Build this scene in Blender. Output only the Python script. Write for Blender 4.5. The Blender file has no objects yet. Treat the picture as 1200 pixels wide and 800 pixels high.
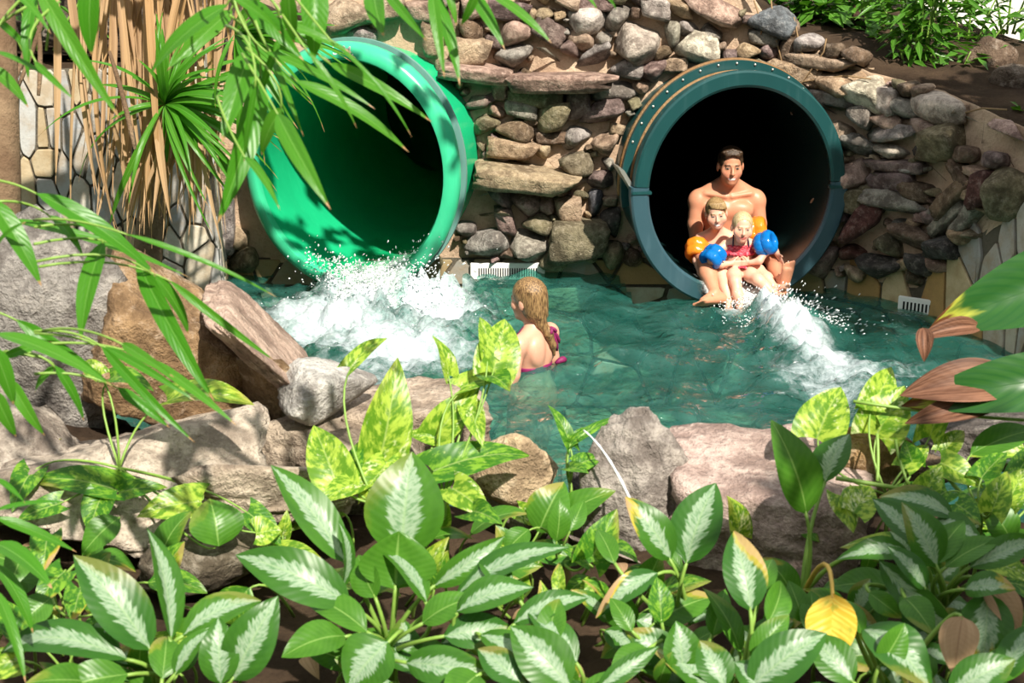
import bpy, bmesh, math, random
import numpy as np
from mathutils import Vector, Matrix, Euler, noise as mnoise

# ------------------------------------------------------------------ camera, light, exposure
SC = bpy.context.scene
COL = SC.collection
FPX = 1620.0
CAM_H = 2.47
TH = math.radians(18.0)
cam_data = bpy.data.cameras.new('camera')
cam_data.lens = 36.0 * FPX / 1200.0
cam_data.sensor_width = 36.0
cam_data.clip_end = 200
cam_data.dof.use_dof = True
cam_data.dof.focus_distance = 8.0
cam_data.dof.aperture_fstop = 7.0
cam = bpy.data.objects.new('camera', cam_data)
cam.location = (0, 0, CAM_H)
cam.rotation_euler = (math.pi / 2 - TH, 0, 0)
COL.objects.link(cam)
SC.camera = cam

world = bpy.data.worlds.new('world')
SC.world = world
world.use_nodes = True
wn = world.node_tree
bg = wn.nodes['Background']
bg.inputs[0].default_value = (0.95, 0.97, 0.97, 1)
bg.inputs[1].default_value = 0.74

SUN_DIR = Vector((0.30, -0.66, 0.80)).normalized()      # towards the sun
sun_data = bpy.data.lights.new('sun', 'SUN')
sun_data.energy = 6.6
sun_data.angle = math.radians(0.9)
sun_data.color = (1.0, 0.93, 0.80)
sun = bpy.data.objects.new('sun', sun_data)
sun.rotation_euler = SUN_DIR.to_track_quat('Z', 'Y').to_euler()
sun.location = (6, -4, 12)
COL.objects.link(sun)

SC.view_settings.view_transform = 'Standard'
SC.view_settings.look = 'None'
SC.view_settings.gamma = 1.0
SC.view_settings.use_curve_mapping = False
SC.view_settings.exposure = 0.30
SC.cycles.max_bounces = 8
SC.cycles.transparent_max_bounces = 12
SC.cycles.caustics_reflective = False
SC.cycles.caustics_refractive = False
SC.cycles.sample_clamp_indirect = 6.0

# ------------------------------------------------------------------ helpers
RND = random.Random(7)
CAM = Vector((0, 0, CAM_H))
FWD = Vector((0, math.cos(TH), -math.sin(TH)))
UPV = Vector((0, math.sin(TH), math.cos(TH)))
def ray(u, v):
    return FWD + Vector((1, 0, 0)) * ((u - 600) / FPX) + UPV * ((400 - v) / FPX)
def at_d(u, v, d): return CAM + ray(u, v) * d
def at_y(u, v, y):
    r = ray(u, v); return CAM + r * (y / r.y)
def at_z(u, v, z):
    r = ray(u, v); return CAM + r * ((z - CAM_H) / r.z)

def tag(o, label=None, cat=None, group=None, kind=None):
    if label: o['label'] = label
    if cat: o['category'] = cat
    if group: o['group'] = group
    if kind: o['kind'] = kind
    return o

def link(name, me, mat=None, parent=None):
    o = bpy.data.objects.new(name, me)
    COL.objects.link(o)
    if mat is not None and len(me.materials) == 0:
        me.materials.append(mat)
    if parent is not None:
        o.parent = parent
        if parent.type == 'EMPTY':
            o.matrix_parent_inverse = Matrix.Translation(-Vector(parent.location))
    return o

def empty(name, loc):
    o = bpy.data.objects.new(name, None)
    o.empty_display_size = 0.1
    o.location = loc
    COL.objects.link(o)
    return o

def mesh_py(name, verts, faces, smooth=True):
    me = bpy.data.meshes.new(name)
    me.from_pydata([tuple(v) for v in verts], [], [tuple(f) for f in faces])
    if smooth:
        me.polygons.foreach_set('use_smooth', [True] * len(me.polygons))
    me.update()
    return me

def bm_mesh(name, bm, smooth=False):
    me = bpy.data.meshes.new(name)
    bmesh.ops.recalc_face_normals(bm, faces=bm.faces)
    bm.to_mesh(me); bm.free()
    if smooth:
        me.polygons.foreach_set('use_smooth', [True] * len(me.polygons))
    return me

def tube(bm, pts, rad, seg=8, cap=True):
    """a tube through pts; rad a number or a list"""
    n = len(pts)
    pts = [Vector(p) for p in pts]
    if not hasattr(rad, '__len__'): rad = [rad] * n
    rings = []
    ref = None
    for i in range(n):
        t = (pts[min(i + 1, n - 1)] - pts[max(i - 1, 0)])
        if t.length < 1e-9: t = Vector((0, 0, 1))
        t.normalize()
        if ref is None:
            ref = Vector((0, 0, 1)) if abs(t.z) < 0.9 else Vector((1, 0, 0))
        a = (ref - t * ref.dot(t)).normalized()
        b = t.cross(a)
        ref = a
        rings.append([bm.verts.new(pts[i] + (a * math.cos(k * 2 * math.pi / seg) + b * math.sin(k * 2 * math.pi / seg)) * rad[i]) for k in range(seg)])
    for i in range(n - 1):
        for k in range(seg):
            bm.faces.new((rings[i][k], rings[i][(k + 1) % seg], rings[i + 1][(k + 1) % seg], rings[i + 1][k]))
    if cap:
        bm.faces.new(list(reversed(rings[0]))); bm.faces.new(rings[-1])

def bez(p0, p1, p2, n=8):
    p0, p1, p2 = Vector(p0), Vector(p1), Vector(p2)
    return [p0 * (1 - t) ** 2 + p1 * 2 * t * (1 - t) + p2 * t * t for t in [i / (n - 1) for i in range(n)]]

def box(bm, c, s, rot=None):
    m = Matrix.Translation(c)
    if rot is not None: m = m @ rot.to_4x4()
    m = m @ Matrix.Diagonal((s[0], s[1], s[2], 1))
    return bmesh.ops.create_cube(bm, size=1, matrix=m)['verts']

# ------------------------------------------------------------------ materials
class NT:
    def __init__(self, name):
        self.m = bpy.data.materials.new(name)
        self.m.use_nodes = True
        self.t = self.m.node_tree
        self.t.nodes.clear()
        self.out = self.t.nodes.new('ShaderNodeOutputMaterial')
    def n(self, typ, props=None, **ins):
        nd = self.t.nodes.new('ShaderNode' + typ)
        for k, v in (props or {}).items(): setattr(nd, k, v)
        for k, v in ins.items():
            key = int(k[1:]) if k[0] == 'i' and k[1:].isdigit() else k.replace('_', ' ')
            self.set(nd.inputs[key], v)
        return nd
    def set(self, sock, v):
        if hasattr(v, 'outputs'): v = v.outputs[0]
        if isinstance(v, bpy.types.NodeSocket): self.t.links.new(v, sock)
        elif isinstance(v, (tuple, list)) and len(v) == 3 and sock.type == 'RGBA': sock.default_value = (*v, 1)
        else: sock.default_value = v
    def math(self, op, a, b=0.0, c=None, clamp=False):
        nd = self.n('Math', {'operation': op, 'use_clamp': clamp}, i0=a, i1=b)
        if c is not None: self.set(nd.inputs[2], c)
        return nd.outputs[0]
    def mix(self, f, a, b, blend='MIX'):
        nd = self.t.nodes.new('ShaderNodeMix'); nd.data_type = 'RGBA'; nd.blend_type = blend
        self.set(nd.inputs[0], f); self.set(nd.inputs[6], a); self.set(nd.inputs[7], b)
        return nd.outputs[2]
    def ramp(self, f, stops):
        nd = self.t.nodes.new('ShaderNodeValToRGB'); el = nd.color_ramp.elements
        while len(el) > 1: el.remove(el[-1])
        for i, (p, c) in enumerate(stops):
            e = el[0] if i == 0 else el.new(p)
            e.position = p
            e.color = (*c, 1) if hasattr(c, '__len__') else (c, c, c, 1)
        self.set(nd.inputs[0], f)
        return nd.outputs[0]
    def step(self, x, lo, hi):
        nd = self.n('MapRange', {'interpolation_type': 'SMOOTHSTEP'}, i0=x, i1=lo, i2=hi, i3=0.0, i4=1.0)
        return nd.outputs[0]
    def noise(self, vec, scale, detail=4.0, rough=0.6, dist=0.0):
        return self.n('TexNoise', None, Vector=vec, Scale=scale, Detail=detail, Roughness=rough, Distortion=dist).outputs[0]
    def bump(self, h, strength=0.5, dist=0.01):
        return self.n('Bump', None, Height=h, Strength=strength, Distance=dist).outputs[0]
    def pri(self, color, rough=0.6, spec=0.4, normal=None, **kw):
        nd = self.n('BsdfPrincipled', None, **{'Base_Color': color, 'Roughness': rough, 'Specular_IOR_Level': spec})
        if normal is not None: self.set(nd.inputs['Normal'], normal)
        for k, v in kw.items(): self.set(nd.inputs[k.replace('_', ' ')], v)
        return nd
    def done(self, sh):
        self.set(self.out.inputs[0], sh); return self.m

def pos(N): return N.n('NewGeometry').outputs['Position']

def mat_plain(name, color, rough=0.5, spec=0.4, var=0.12, scale=30.0, bump=0.0, **kw):
    N = NT(name); p = pos(N)
    nz = N.noise(p, scale, 4)
    c = N.mix(N.math('MULTIPLY', nz, 1.0), tuple(x * (1 - var) for x in color), tuple(min(1, x * (1 + var)) for x in color))
    nb = N.bump(nz, bump, 0.01) if bump else None
    return N.done(N.pri(c, rough, spec, nb, **kw))

def mat_stone(name, blotch=(0.55, 0.47, 0.40), bump=0.7, lich=0.5, fine=38.0, crk=0.12, dk=0.36):
    """natural stone, the object's colour broken by veins, mineral speckle and dusty patches"""
    N = NT(name); p = pos(N)
    oi = N.n('ObjectInfo')
    rn = N.n('VectorMath', {'operation': 'ADD'}, i0=p, i1=N.n('CombineXYZ', None, X=N.math('MULTIPLY', oi.outputs['Random'], 37.0), Y=N.math('MULTIPLY', oi.outputs['Random'], 11.0)))
    big = N.noise(rn, 6.5, 5, 0.62)
    mid = N.noise(rn, fine * 0.6, 6, 0.7)
    fin = N.noise(rn, fine * 3.2, 4, 0.7)
    base = oi.outputs['Color']
    dark = N.mix(1.0, base, (dk, dk * 0.94, dk * 0.92), 'MULTIPLY')
    lite = N.mix(0.45, base, blotch)
    c = N.mix(N.step(N.math('ADD', N.math('MULTIPLY', big, 0.6), N.math('MULTIPLY', mid, 0.4)), 0.40, 0.60), dark, base)
    c = N.mix(N.math('MULTIPLY', N.step(mid, 0.50, 0.68), lich), c, lite)
    c = N.mix(N.math('MULTIPLY', N.step(fin, 0.52, 0.66), 0.6), c, N.mix(1.0, base, (0.35, 0.33, 0.32), 'MULTIPLY'))
    vor = N.n('TexVoronoi', {'feature': 'DISTANCE_TO_EDGE'}, Vector=N.n('VectorMath', {'operation': 'ADD'}, i0=rn, i1=N.n('VectorMath', {'operation': 'SCALE'}, i0=N.n('TexNoise', None, Vector=rn, Scale=9.0).outputs[1], Scale=0.25)).outputs[0], Scale=7.0).outputs[0]
    crack = N.step(vor, 0.0, 0.03)
    h = N.math('ADD', N.math('ADD', N.math('MULTIPLY', big, 1.2), N.math('MULTIPLY', mid, 0.8)), N.math('ADD', N.math('MULTIPLY', fin, 0.25), N.math('MULTIPLY', crack, crk)))
    return N.done(N.pri(c, 0.82, 0.3, N.bump(h, bump, 0.05)))

def mat_mortar(name, ca, cb):
    N = NT(name); p = pos(N)
    a = N.noise(p, 3.0, 4); b = N.noise(p, 45.0, 6, 0.7)
    c = N.mix(N.step(a, 0.35, 0.65), ca, cb)
    c = N.mix(N.math('MULTIPLY', N.step(b, 0.45, 0.7), 0.35), c, tuple(x * 0.55 for x in ca))
    return N.done(N.pri(c, 0.95, 0.15, N.bump(b, 0.8, 0.02)))

def mat_paving(name):
    N = NT(name); p = pos(N)
    oi = N.n('ObjectInfo')
    rn = N.n('VectorMath', {'operation': 'ADD'}, i0=p, i1=N.n('CombineXYZ', None, X=N.math('MULTIPLY', oi.outputs['Random'], 37.0)))
    a = N.noise(rn, 9.0, 5); b = N.noise(rn, 60.0, 5, 0.7)
    base = oi.outputs['Color']
    c = N.mix(N.step(a, 0.35, 0.7), base, N.mix(0.55, base, (0.30, 0.19, 0.08)))
    c = N.mix(N.math('MULTIPLY', N.step(b, 0.5, 0.7), 0.3), c, N.mix(1.0, base, (0.5, 0.5, 0.5), 'MULTIPLY'))
    return N.done(N.pri(c, 0.7, 0.35, N.bump(N.math('ADD', a, N.math('MULTIPLY', b, 0.5)), 0.35, 0.015)))

M_STONE = mat_stone('rubble stone')
M_BOULDER = mat_stone('boulder stone', (0.62, 0.55, 0.48), 0.9, 0.65, 24.0, 0.05, 0.45)
M_MORTAR = mat_mortar('sandy mortar', (0.50, 0.35, 0.245), (0.62, 0.47, 0.34))
M_MORTAR_G = mat_mortar('grey mortar', (0.20, 0.17, 0.14), (0.26, 0.22, 0.18))
M_GROUT = mat_mortar('paving grout', (0.10, 0.09, 0.07), (0.15, 0.13, 0.10))
M_PAVE = mat_paving('paving stone')
M_SOIL = mat_mortar('soil', (0.035, 0.022, 0.014), (0.07, 0.045, 0.028))
M_BARK = mat_mortar('fibrous bark', (0.16, 0.10, 0.06), (0.30, 0.21, 0.13))
M_WHITEWALL = mat_plain('cream plaster', (0.80, 0.77, 0.66), 0.9, 0.2, 0.05, 5)

def leaf_shader(name, style):
    N = NT(name)
    uv = N.n('UVMap').outputs[0]
    sep = N.n('SeparateXYZ', None, Vector=uv)
    x = N.math('SUBTRACT', N.math('MULTIPLY', sep.outputs[0], 2.0), 1.0)
    av = N.math('ABSOLUTE', x)
    s = sep.outputs[1]
    oi = N.n('ObjectInfo'); rnd = oi.outputs['Random']
    vc = N.math('SUBTRACT', s, N.math('MULTIPLY', av, 0.22))
    side = N.math('MULTIPLY', N.math('SIGN', x), 3.0)
    seed = N.math('ADD', N.math('MULTIPLY', rnd, 53.0), side)
    veins = N.noise(N.n('CombineXYZ', None, X=N.math('MULTIPLY', vc, 26.0), Y=N.math('MULTIPLY', av, 0.8), Z=seed), 1.0, 2, 0.5)
    wav = N.n('Math', {'operation': 'SINE'}, i0=N.math('MULTIPLY', vc, 70.0)).outputs[0]
    mid = N.math('SUBTRACT', 1.0, N.step(av, 0.015, 0.06))
    patch = N.noise(N.n('CombineXYZ', None, X=N.math('MULTIPLY', x, 1.2), Y=N.math('MULTIPLY', s, 2.0), Z=N.math('MULTIPLY', rnd, 31.0)), 1.6, 3)
    rough = 0.34; trans = 0.30
    if style == 'silver':
        g = N.mix(patch, (0.026, 0.100, 0.010), (0.085, 0.245, 0.022))
        g = N.mix(N.math('MULTIPLY', rnd, 0.5), g, (0.016, 0.085, 0.022))
        taper = N.math('POWER', N.math('MULTIPLY', N.math('MULTIPLY', s, N.math('SUBTRACT', 1.02, s)), 4.0), 0.45)
        wid = N.math('MULTIPLY', N.math('ADD', 0.10, N.math('MULTIPLY', veins, 0.66)), taper)
        m = N.math('SUBTRACT', 1.0, N.step(N.math('SUBTRACT', av, wid), -0.08, 0.03))
        blo = N.noise(N.n('CombineXYZ', None, X=N.math('MULTIPLY', vc, 40.0), Y=N.math('MULTIPLY', av, 5.0), Z=seed), 1.0, 3, 0.6)
        sil = N.mix(N.step(blo, 0.42, 0.70), (0.33, 0.45, 0.31), (0.12, 0.26, 0.11))
        c = N.mix(m, g, sil)
        c = N.mix(N.math('MULTIPLY', mid, 0.5), c, (0.34, 0.50, 0.26))
    elif style in ('marbled', 'marbled_green'):
        a = N.noise(N.n('CombineXYZ', None, X=N.math('MULTIPLY', vc, 9.0), Y=N.math('MULTIPLY', av, 2.2), Z=seed), 1.0, 4, 0.65)
        b = N.noise(N.n('CombineXYZ', None, X=N.math('MULTIPLY', vc, 20.0), Y=N.math('MULTIPLY', av, 4.0), Z=N.math('ADD', seed, 9.0)), 1.0, 4, 0.65)
        if style == 'marbled':
            c = N.mix(N.step(a, 0.42, 0.60), (0.11, 0.26, 0.016), (0.40, 0.56, 0.07))
            big = N.noise(N.n('CombineXYZ', None, X=N.math('MULTIPLY', x, 1.1), Y=N.math('MULTIPLY', s, 1.4), Z=seed), 1.3, 3)
            c = N.mix(N.math('MULTIPLY', N.step(N.math('ADD', N.math('MULTIPLY', b, 0.5), N.math('MULTIPLY', big, 0.6)), 0.60, 0.72), 0.9), c, (0.80, 0.84, 0.50))
        else:
            c = N.mix(N.step(a, 0.46, 0.62), (0.045, 0.175, 0.014), (0.20, 0.40, 0.035))
            c = N.mix(N.math('MULTIPLY', N.step(b, 0.60, 0.72), 0.55), c, (0.60, 0.70, 0.22))
        c = N.mix(N.math('MULTIPLY', mid, 0.35), c, (0.55, 0.66, 0.25))
        trans = 0.36
    elif style == 'green':
        c = N.mix(patch, (0.028, 0.115, 0.009), (0.095, 0.265, 0.024))
        c = N.mix(N.math('MULTIPLY', N.math('ADD', wav, 1.0), 0.035), c, (0.22, 0.42, 0.08))
        c = N.mix(N.math('MULTIPLY', mid, 0.6), c, (0.28, 0.46, 0.12))
    elif style == 'blade':
        fib = N.noise(N.n('CombineXYZ', None, X=N.math('MULTIPLY', x, 9.0), Y=N.math('MULTIPLY', s, 0.6), Z=seed), 1.0, 2)
        c = N.mix(fib, (0.030, 0.160, 0.008), (0.085, 0.31, 0.020))
        c = N.mix(N.math('MULTIPLY', rnd, 0.30), c, (0.14, 0.34, 0.035))
        c = N.mix(N.math('MULTIPLY', mid, 0.5), c, (0.25, 0.48, 0.12))
        tip = N.step(N.math('ADD', s, N.math('MULTIPLY', patch, 0.06)), 0.955, 0.985)
        c = N.mix(tip, c, (0.50, 0.30, 0.15)); trans = 0.40
    elif style == 'canna':
        c = N.mix(patch, (0.014, 0.075, 0.018), (0.040, 0.140, 0.022))
        c = N.mix(N.math('MULTIPLY', N.step(N.n('Math', {'operation': 'SINE'}, i0=N.math('MULTIPLY', N.math('SUBTRACT', s, N.math('MULTIPLY', av, 0.30)), 85.0)).outputs[0], 0.2, 0.9), 0.5), c, (0.014, 0.085, 0.018))
        dead = N.step(N.math('ADD', s, N.math('MULTIPLY', N.math('SUBTRACT', patch, 0.5), 0.35)), 0.88, 0.93)
        yel = N.step(N.math('ADD', s, N.math('MULTIPLY', N.math('SUBTRACT', patch, 0.5), 0.35)), 0.80, 0.90)
        c = N.mix(yel, c, (0.42, 0.44, 0.06))
        c = N.mix(dead, c, (0.155, 0.060, 0.028)); trans = 0.15
    elif style == 'brown':
        fib = N.noise(N.n('CombineXYZ', None, X=N.math('MULTIPLY', x, 7.0), Y=N.math('MULTIPLY', s, 1.2), Z=seed), 1.0, 4)
        c = N.mix(fib, (0.22, 0.115, 0.055), (0.52, 0.36, 0.21))
        c = N.mix(N.math('MULTIPLY', mid, 0.5), c, (0.16, 0.08, 0.04)); rough = 0.75; trans = 0.2
    elif style == 'rust':
        fib = N.noise(N.n('CombineXYZ', None, X=N.math('MULTIPLY', x, 7.0), Y=N.math('MULTIPLY', s, 1.5), Z=seed), 1.0, 4)
        c = N.mix(N.step(fib, 0.35, 0.7), (0.075, 0.028, 0.014), (0.26, 0.125, 0.075)); rough = 0.6; trans = 0.1
    elif style == 'straw':
        fib = N.noise(N.n('CombineXYZ', None, X=N.math('MULTIPLY', x, 5.0), Y=N.math('MULTIPLY', s, 2.0), Z=seed), 1.0, 4)
        c = N.mix(fib, (0.30, 0.17, 0.075), (0.62, 0.46, 0.29))
        c = N.mix(N.math('MULTIPLY', rnd, 0.6), c, (0.36, 0.19, 0.06)); rough = 0.75; trans = 0.25
    elif style == 'yellow':
        c = N.mix(N.step(veins, 0.4, 0.65), (0.70, 0.42, 0.035), (0.80, 0.60, 0.10))
        c = N.mix(N.math('MULTIPLY', N.step(patch, 0.55, 0.68), 0.7), c, (0.30, 0.36, 0.04))
        c = N.mix(N.step(N.math('ADD', s, N.math('MULTIPLY', patch, 0.2)), 0.95, 1.06), c, (0.42, 0.24, 0.10))
    if style in ('silver', 'green', 'marbled', 'marbled_green') :
        # old leaves: yellowing and brown scorch at the rim, driven by the object's colour alpha
        al = N.math('SUBTRACT', 1.0, oi.outputs['Alpha'])
        e = N.math('ADD', N.math('ADD', s, N.math('MULTIPLY', x, N.math('SUBTRACT', rnd, 0.5))), N.math('MULTIPLY', N.math('SUBTRACT', patch, 0.5), 0.7))
        c = N.mix(N.math('MULTIPLY', N.step(e, 0.72, 0.88), al), c, (0.55, 0.42, 0.05))
        c = N.mix(N.math('MULTIPLY', N.step(e, 0.90, 0.97), al), c, (0.50, 0.33, 0.18))
    h = N.math('ADD', N.math('MULTIPLY', wav, 0.5), N.math('MULTIPLY', mid, -1.5))
    nb = N.bump(h, 0.09, 0.004)
    p = N.pri(c, rough, 0.30, nb)
    tl = N.n('BsdfTranslucent', None, Color=N.mix(1.0, c, (1.25, 1.30, 0.65), 'MULTIPLY'))
    return N.done(N.n('MixShader', None, i0=trans, i1=p, i2=tl))

M_LEAF = {k: leaf_shader('leaf ' + k, k) for k in ('silver', 'marbled', 'marbled_green', 'green', 'blade', 'canna', 'brown', 'rust', 'straw', 'yellow')}
M_STEM = mat_plain('green stem', (0.20, 0.34, 0.06), 0.45, 0.4, 0.25, 40)
M_STEMY = mat_plain('yellow stem', (0.62, 0.40, 0.08), 0.5, 0.4, 0.2, 40)
M_TWIG = mat_plain('brown twig', (0.26, 0.17, 0.09), 0.8, 0.2, 0.3, 40)
# ------------------------------------------------------------------ rocks
_ico = {}
def ico(sub):
    if sub not in _ico:
        bm = bmesh.new(); bmesh.ops.create_icosphere(bm, subdivisions=sub, radius=1)
        bm.verts.index_update()
        _ico[sub] = (np.array([v.co[:] for v in bm.verts]), [[v.index for v in f.verts] for f in bm.faces])
        bm.free()
    return _ico[sub]

def rock_shape(seed, sub=3, planes=13, soft=14.0, amp=0.05, freq=2.2, boxy=0.0, flat=None):
    """a block bounded by random planes (softened edges) with a little noise; fits the box -1..1"""
    rs = np.random.RandomState(seed)
    V, F = ico(sub)
    n = rs.normal(size=(planes, 3))
    n /= np.linalg.norm(n, axis=1)[:, None]
    if boxy > 0:
        ax = np.array([[1, 0, 0], [-1, 0, 0], [0, 1, 0], [0, -1, 0], [0, 0, 1], [0, 0, -1]], float) + rs.normal(size=(6, 3)) * 0.12
        ax /= np.linalg.norm(ax, axis=1)[:, None]
        n = np.vstack([ax, n])
    d = 0.72 + rs.rand(len(n)) * 0.30
    if boxy > 0:
        d[:6] = 0.62 + rs.rand(6) * 0.08; d[6:] = 0.80 + rs.rand(len(n) - 6) * 0.25
    q = np.maximum(V @ n.T, 1e-3) / d[None, :]
    inv = (np.sum(q ** soft, axis=1)) ** (1.0 / soft)
    R = 1.0 / inv
    off = Vector(rs.rand(3) * 50)
    nz = np.array([mnoise.fractal(Vector(v) * freq + off, 0.8, 2.1, 4) for v in V])
    P = V * (R * (1 + amp * nz))[:, None]
    lo, hi = P.min(0), P.max(0)
    P = (P - (lo + hi) / 2) / ((hi - lo) / 2)
    return P, F

ROCKS = {'round': [], 'angular': [], 'slab': []}
for i in range(9):
    ROCKS['round'].append(mesh_py('round_stone', *rock_shape(100 + i, 3, 16, 9.0, 0.06)))
    ROCKS['angular'].append(mesh_py('angular_stone', *rock_shape(200 + i, 3, 9, 22.0, 0.06)))
    if i < 5:
        ROCKS['slab'].append(mesh_py('slab_stone', *rock_shape(300 + i, 3, 6, 26.0, 0.05, 3.0, boxy=1.0)))
for L in ROCKS.values():
    for me in L: me.materials.append(M_STONE)

# ------------------------------------------------------------------ wall surfaces
class Wall:
    def __init__(self, pts, lean):
        self.p = [Vector((x, y, 0)) for x, y in pts]
        self.lean = lean
        self.cum = [0.0]
        for a, b in zip(self.p, self.p[1:]): self.cum.append(self.cum[-1] + (b - a).length)
        self.len = self.cum[-1]
    def seg(self, s):
        for i in range(len(self.p) - 1):
            if s <= self.cum[i + 1] or i == len(self.p) - 2: return i
    def tan(self, s):
        # smoothed across corners
        def raw(q):
            i = self.seg(max(0, min(self.len, q))); return (self.p[i + 1] - self.p[i]).normalized()
        return (raw(s - 0.12) + raw(s) + raw(s + 0.12)).normalized()
    def nrm(self, s):
        t = self.tan(s); return Vector((t.y, -t.x, 0))       # towards the pool when walking left to right
    def P(self, s, z, h=0.0):
        i = self.seg(s); t = (self.p[i + 1] - self.p[i]).normalized()
        b = self.p[i] + t * (s - self.cum[i])
        n = self.nrm(s)
        return b - n * (self.lean * max(z, -0.3)) + Vector((0, 0, z)) + (n + Vector((0, 0, self.lean))).normalized() * h
    def hit(self, u, v):
        """(s, z, distance along the view axis) where the sight line meets the wall"""
        r = ray(u, v); best = None
        for i in range(len(self.p) - 1):
            a, b = self.p[i], self.p[i + 1]
            t = (b - a).normalized(); n0 = Vector((t.y, -t.x, 0))
            up = Vector((0, 0, 1)) - n0 * self.lean
            n = t.cross(up)
            den = r.dot(n)
            if abs(den) < 1e-6: continue
            d = (a - CAM).dot(n) / den
            q = CAM + r * d
            z = q.z
            w = (q - a + n0 * (self.lean * z)).dot(t)
            if d > 0 and -0.03 <= w <= (b - a).length + 0.03 and (best is None or d < best[2]):
                best = (self.cum[i] + w, z, d)
        return best

MAIN = Wall([(-2.0, 9.02), (1.75, 9.02), (2.18, 8.66), (2.52, 8.30), (2.74, 7.70), (3.05, 6.6), (3.4, 5.0)], 0.06)
LEFT = Wall([(-4.6, 7.70), (-1.80, 8.20), (-1.95, 9.10)], 0.03)

def lerp_tab(x, tab):
    if x <= tab[0][0]: return tab[0][1]
    for (a, va), (b, vb) in zip(tab, tab[1:]):
        if x <= b: return va + (vb - va) * (x - a) / (b - a)
    return tab[-1][1]
S = MAIN.cum
def main_top(s): return lerp_tab(s, [(S[1] - 0.45, 2.12), (S[1] - 0.25, 1.90), (S[1] - 0.02, 1.58), (S[2], 1.40), (S[3], 1.34), (S[4], 1.24), (S[5], 1.12), (S[6], 1.1)])
def main_pave(s): return lerp_tab(s, [(S[1], 0.12), (S[2], 0.12), (S[3], 0.14), (S[3] + 0.35, 0.44), (S[4], 0.68), (S[4] + 0.5, 0.92), (S[6], 1.0)])

# ------------------------------------------------------------------ tubes (placed first: walls are cut around them)
def axis_frame(yaw, pitch):
    """n: out of the mouth; h: to the viewer's right; k: up along the rim"""
    n = Vector((math.sin(yaw) * math.cos(pitch), -math.cos(yaw) * math.cos(pitch), math.sin(pitch)))
    h = Vector((math.cos(yaw), math.sin(yaw), 0))
    k = h.cross(-n)
    return n, h, k.normalized()
class Tube: pass
TR = Tube(); TR.c = at_y(868, 222, 8.47); TR.n, TR.h, TR.k = axis_frame(math.radians(9), 0.0); TR.ri, TR.ro, TR.rim = 0.635, 0.680, 0.732; TR.sx = 0.930
TL = Tube(); TL.c = at_y(409, 200, 8.60); TL.n, TL.h, TL.k = axis_frame(math.radians(-15), 0.0); TL.ri, TL.ro, TL.rim = 0.690, 0.728, 0.795; TL.sx = 0.90
def tube_dist(T, p):
    q = p - T.c
    q = q - T.n * q.dot(T.n)
    return (q + T.h * (q.dot(T.h) * (1 / T.sx - 1))).length

def wall_mesh(W, top, bottom, step, amp, name, mat, cut=(), shelf=True):
    ns = int(W.len / step)
    verts, faces, idx = [], [], {}
    rows = int(3.4 / step)
    for i in range(ns + 1):
        s = W.len * i / ns
        zt, zb = top(s), bottom(s)
        for j in range(rows + 1):
            z = zb + (zt - zb) * j / rows
            q = W.P(s, z)
            q = q + W.nrm(s) * (amp * mnoise.fractal(q * 5.0, 0.8, 2.1, 3))
            for T in cut:
                dd = tube_dist(T, q); tgt = (T.ri + T.ro) / 2
                if abs(dd - tgt) < step * 0.75:
                    ax = T.c + T.n * (q - T.c).dot(T.n)
                    q = ax + (q - ax) * (tgt / dd)
            idx[i, j] = len(verts); verts.append(q)
    for i in range(ns):
        for j in range(rows):
            f = (idx[i, j], idx[i + 1, j], idx[i + 1, j + 1], idx[i, j + 1])
            c = sum((verts[k] for k in f), Vector()) / 4
            if any(tube_dist(T, c) < (T.ri + T.ro) / 2 for T in cut): continue
            faces.append(f)
    # top: a shelf that runs back from the wall
    base = len(verts)
    for i in range(ns + 1 if shelf else 0):
        s = W.len * i / ns; n = W.nrm(s)
        for m in range(1, 5):
            q = W.P(s, top(s)) - n * (0.42 * m) + Vector((0, 0, 0.03 * m))
            verts.append(q + Vector((0, 0, 0.04 * mnoise.noise(q * 3))))
    for i in range(ns if shelf else 0):
        for m in range(4):
            a = idx[i, rows] if m == 0 else base + i * 4 + m - 1
            b = idx[i + 1, rows] if m == 0 else base + (i + 1) * 4 + m - 1
            faces.append((a, b, base + (i + 1) * 4 + m, base + i * 4 + m))
    o = link(name, mesh_py(name, verts, faces), mat)
    o.data.materials.append(M_SOIL)
    nf = len(faces) - (ns * 4 if shelf else 0)
    for p in o.data.polygons:
        if p.index >= nf: p.material_index = 1
    return o

FLOOR_Z = -0.95
wall_back = wall_mesh(MAIN, main_top, lambda s: max(main_pave(s) - 0.02, 0.0), 0.05, 0.022, 'wall_back', M_MORTAR, (TR, TL))
tag(wall_back, 'rubble stone wall set in sandy mortar around the two slide mouths', kind='structure')
wall_pool = wall_mesh(MAIN, lambda s: main_pave(s) + 0.01, lambda s: FLOOR_Z - 0.02, 0.06, 0.004, 'wall_pool', M_GROUT, (TR, TL), False)
tag(wall_pool, 'crazy paving facing of the pool below the rubble', kind='structure')
wall_left = wall_mesh(LEFT, lambda s: 1.50, lambda s: FLOOR_Z - 0.02, 0.08, 0.004, 'wall_left', M_GROUT, (TL,))
tag(wall_left, 'crazy paved wall of pale upright flags behind dead palm straps', kind='structure')

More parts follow.
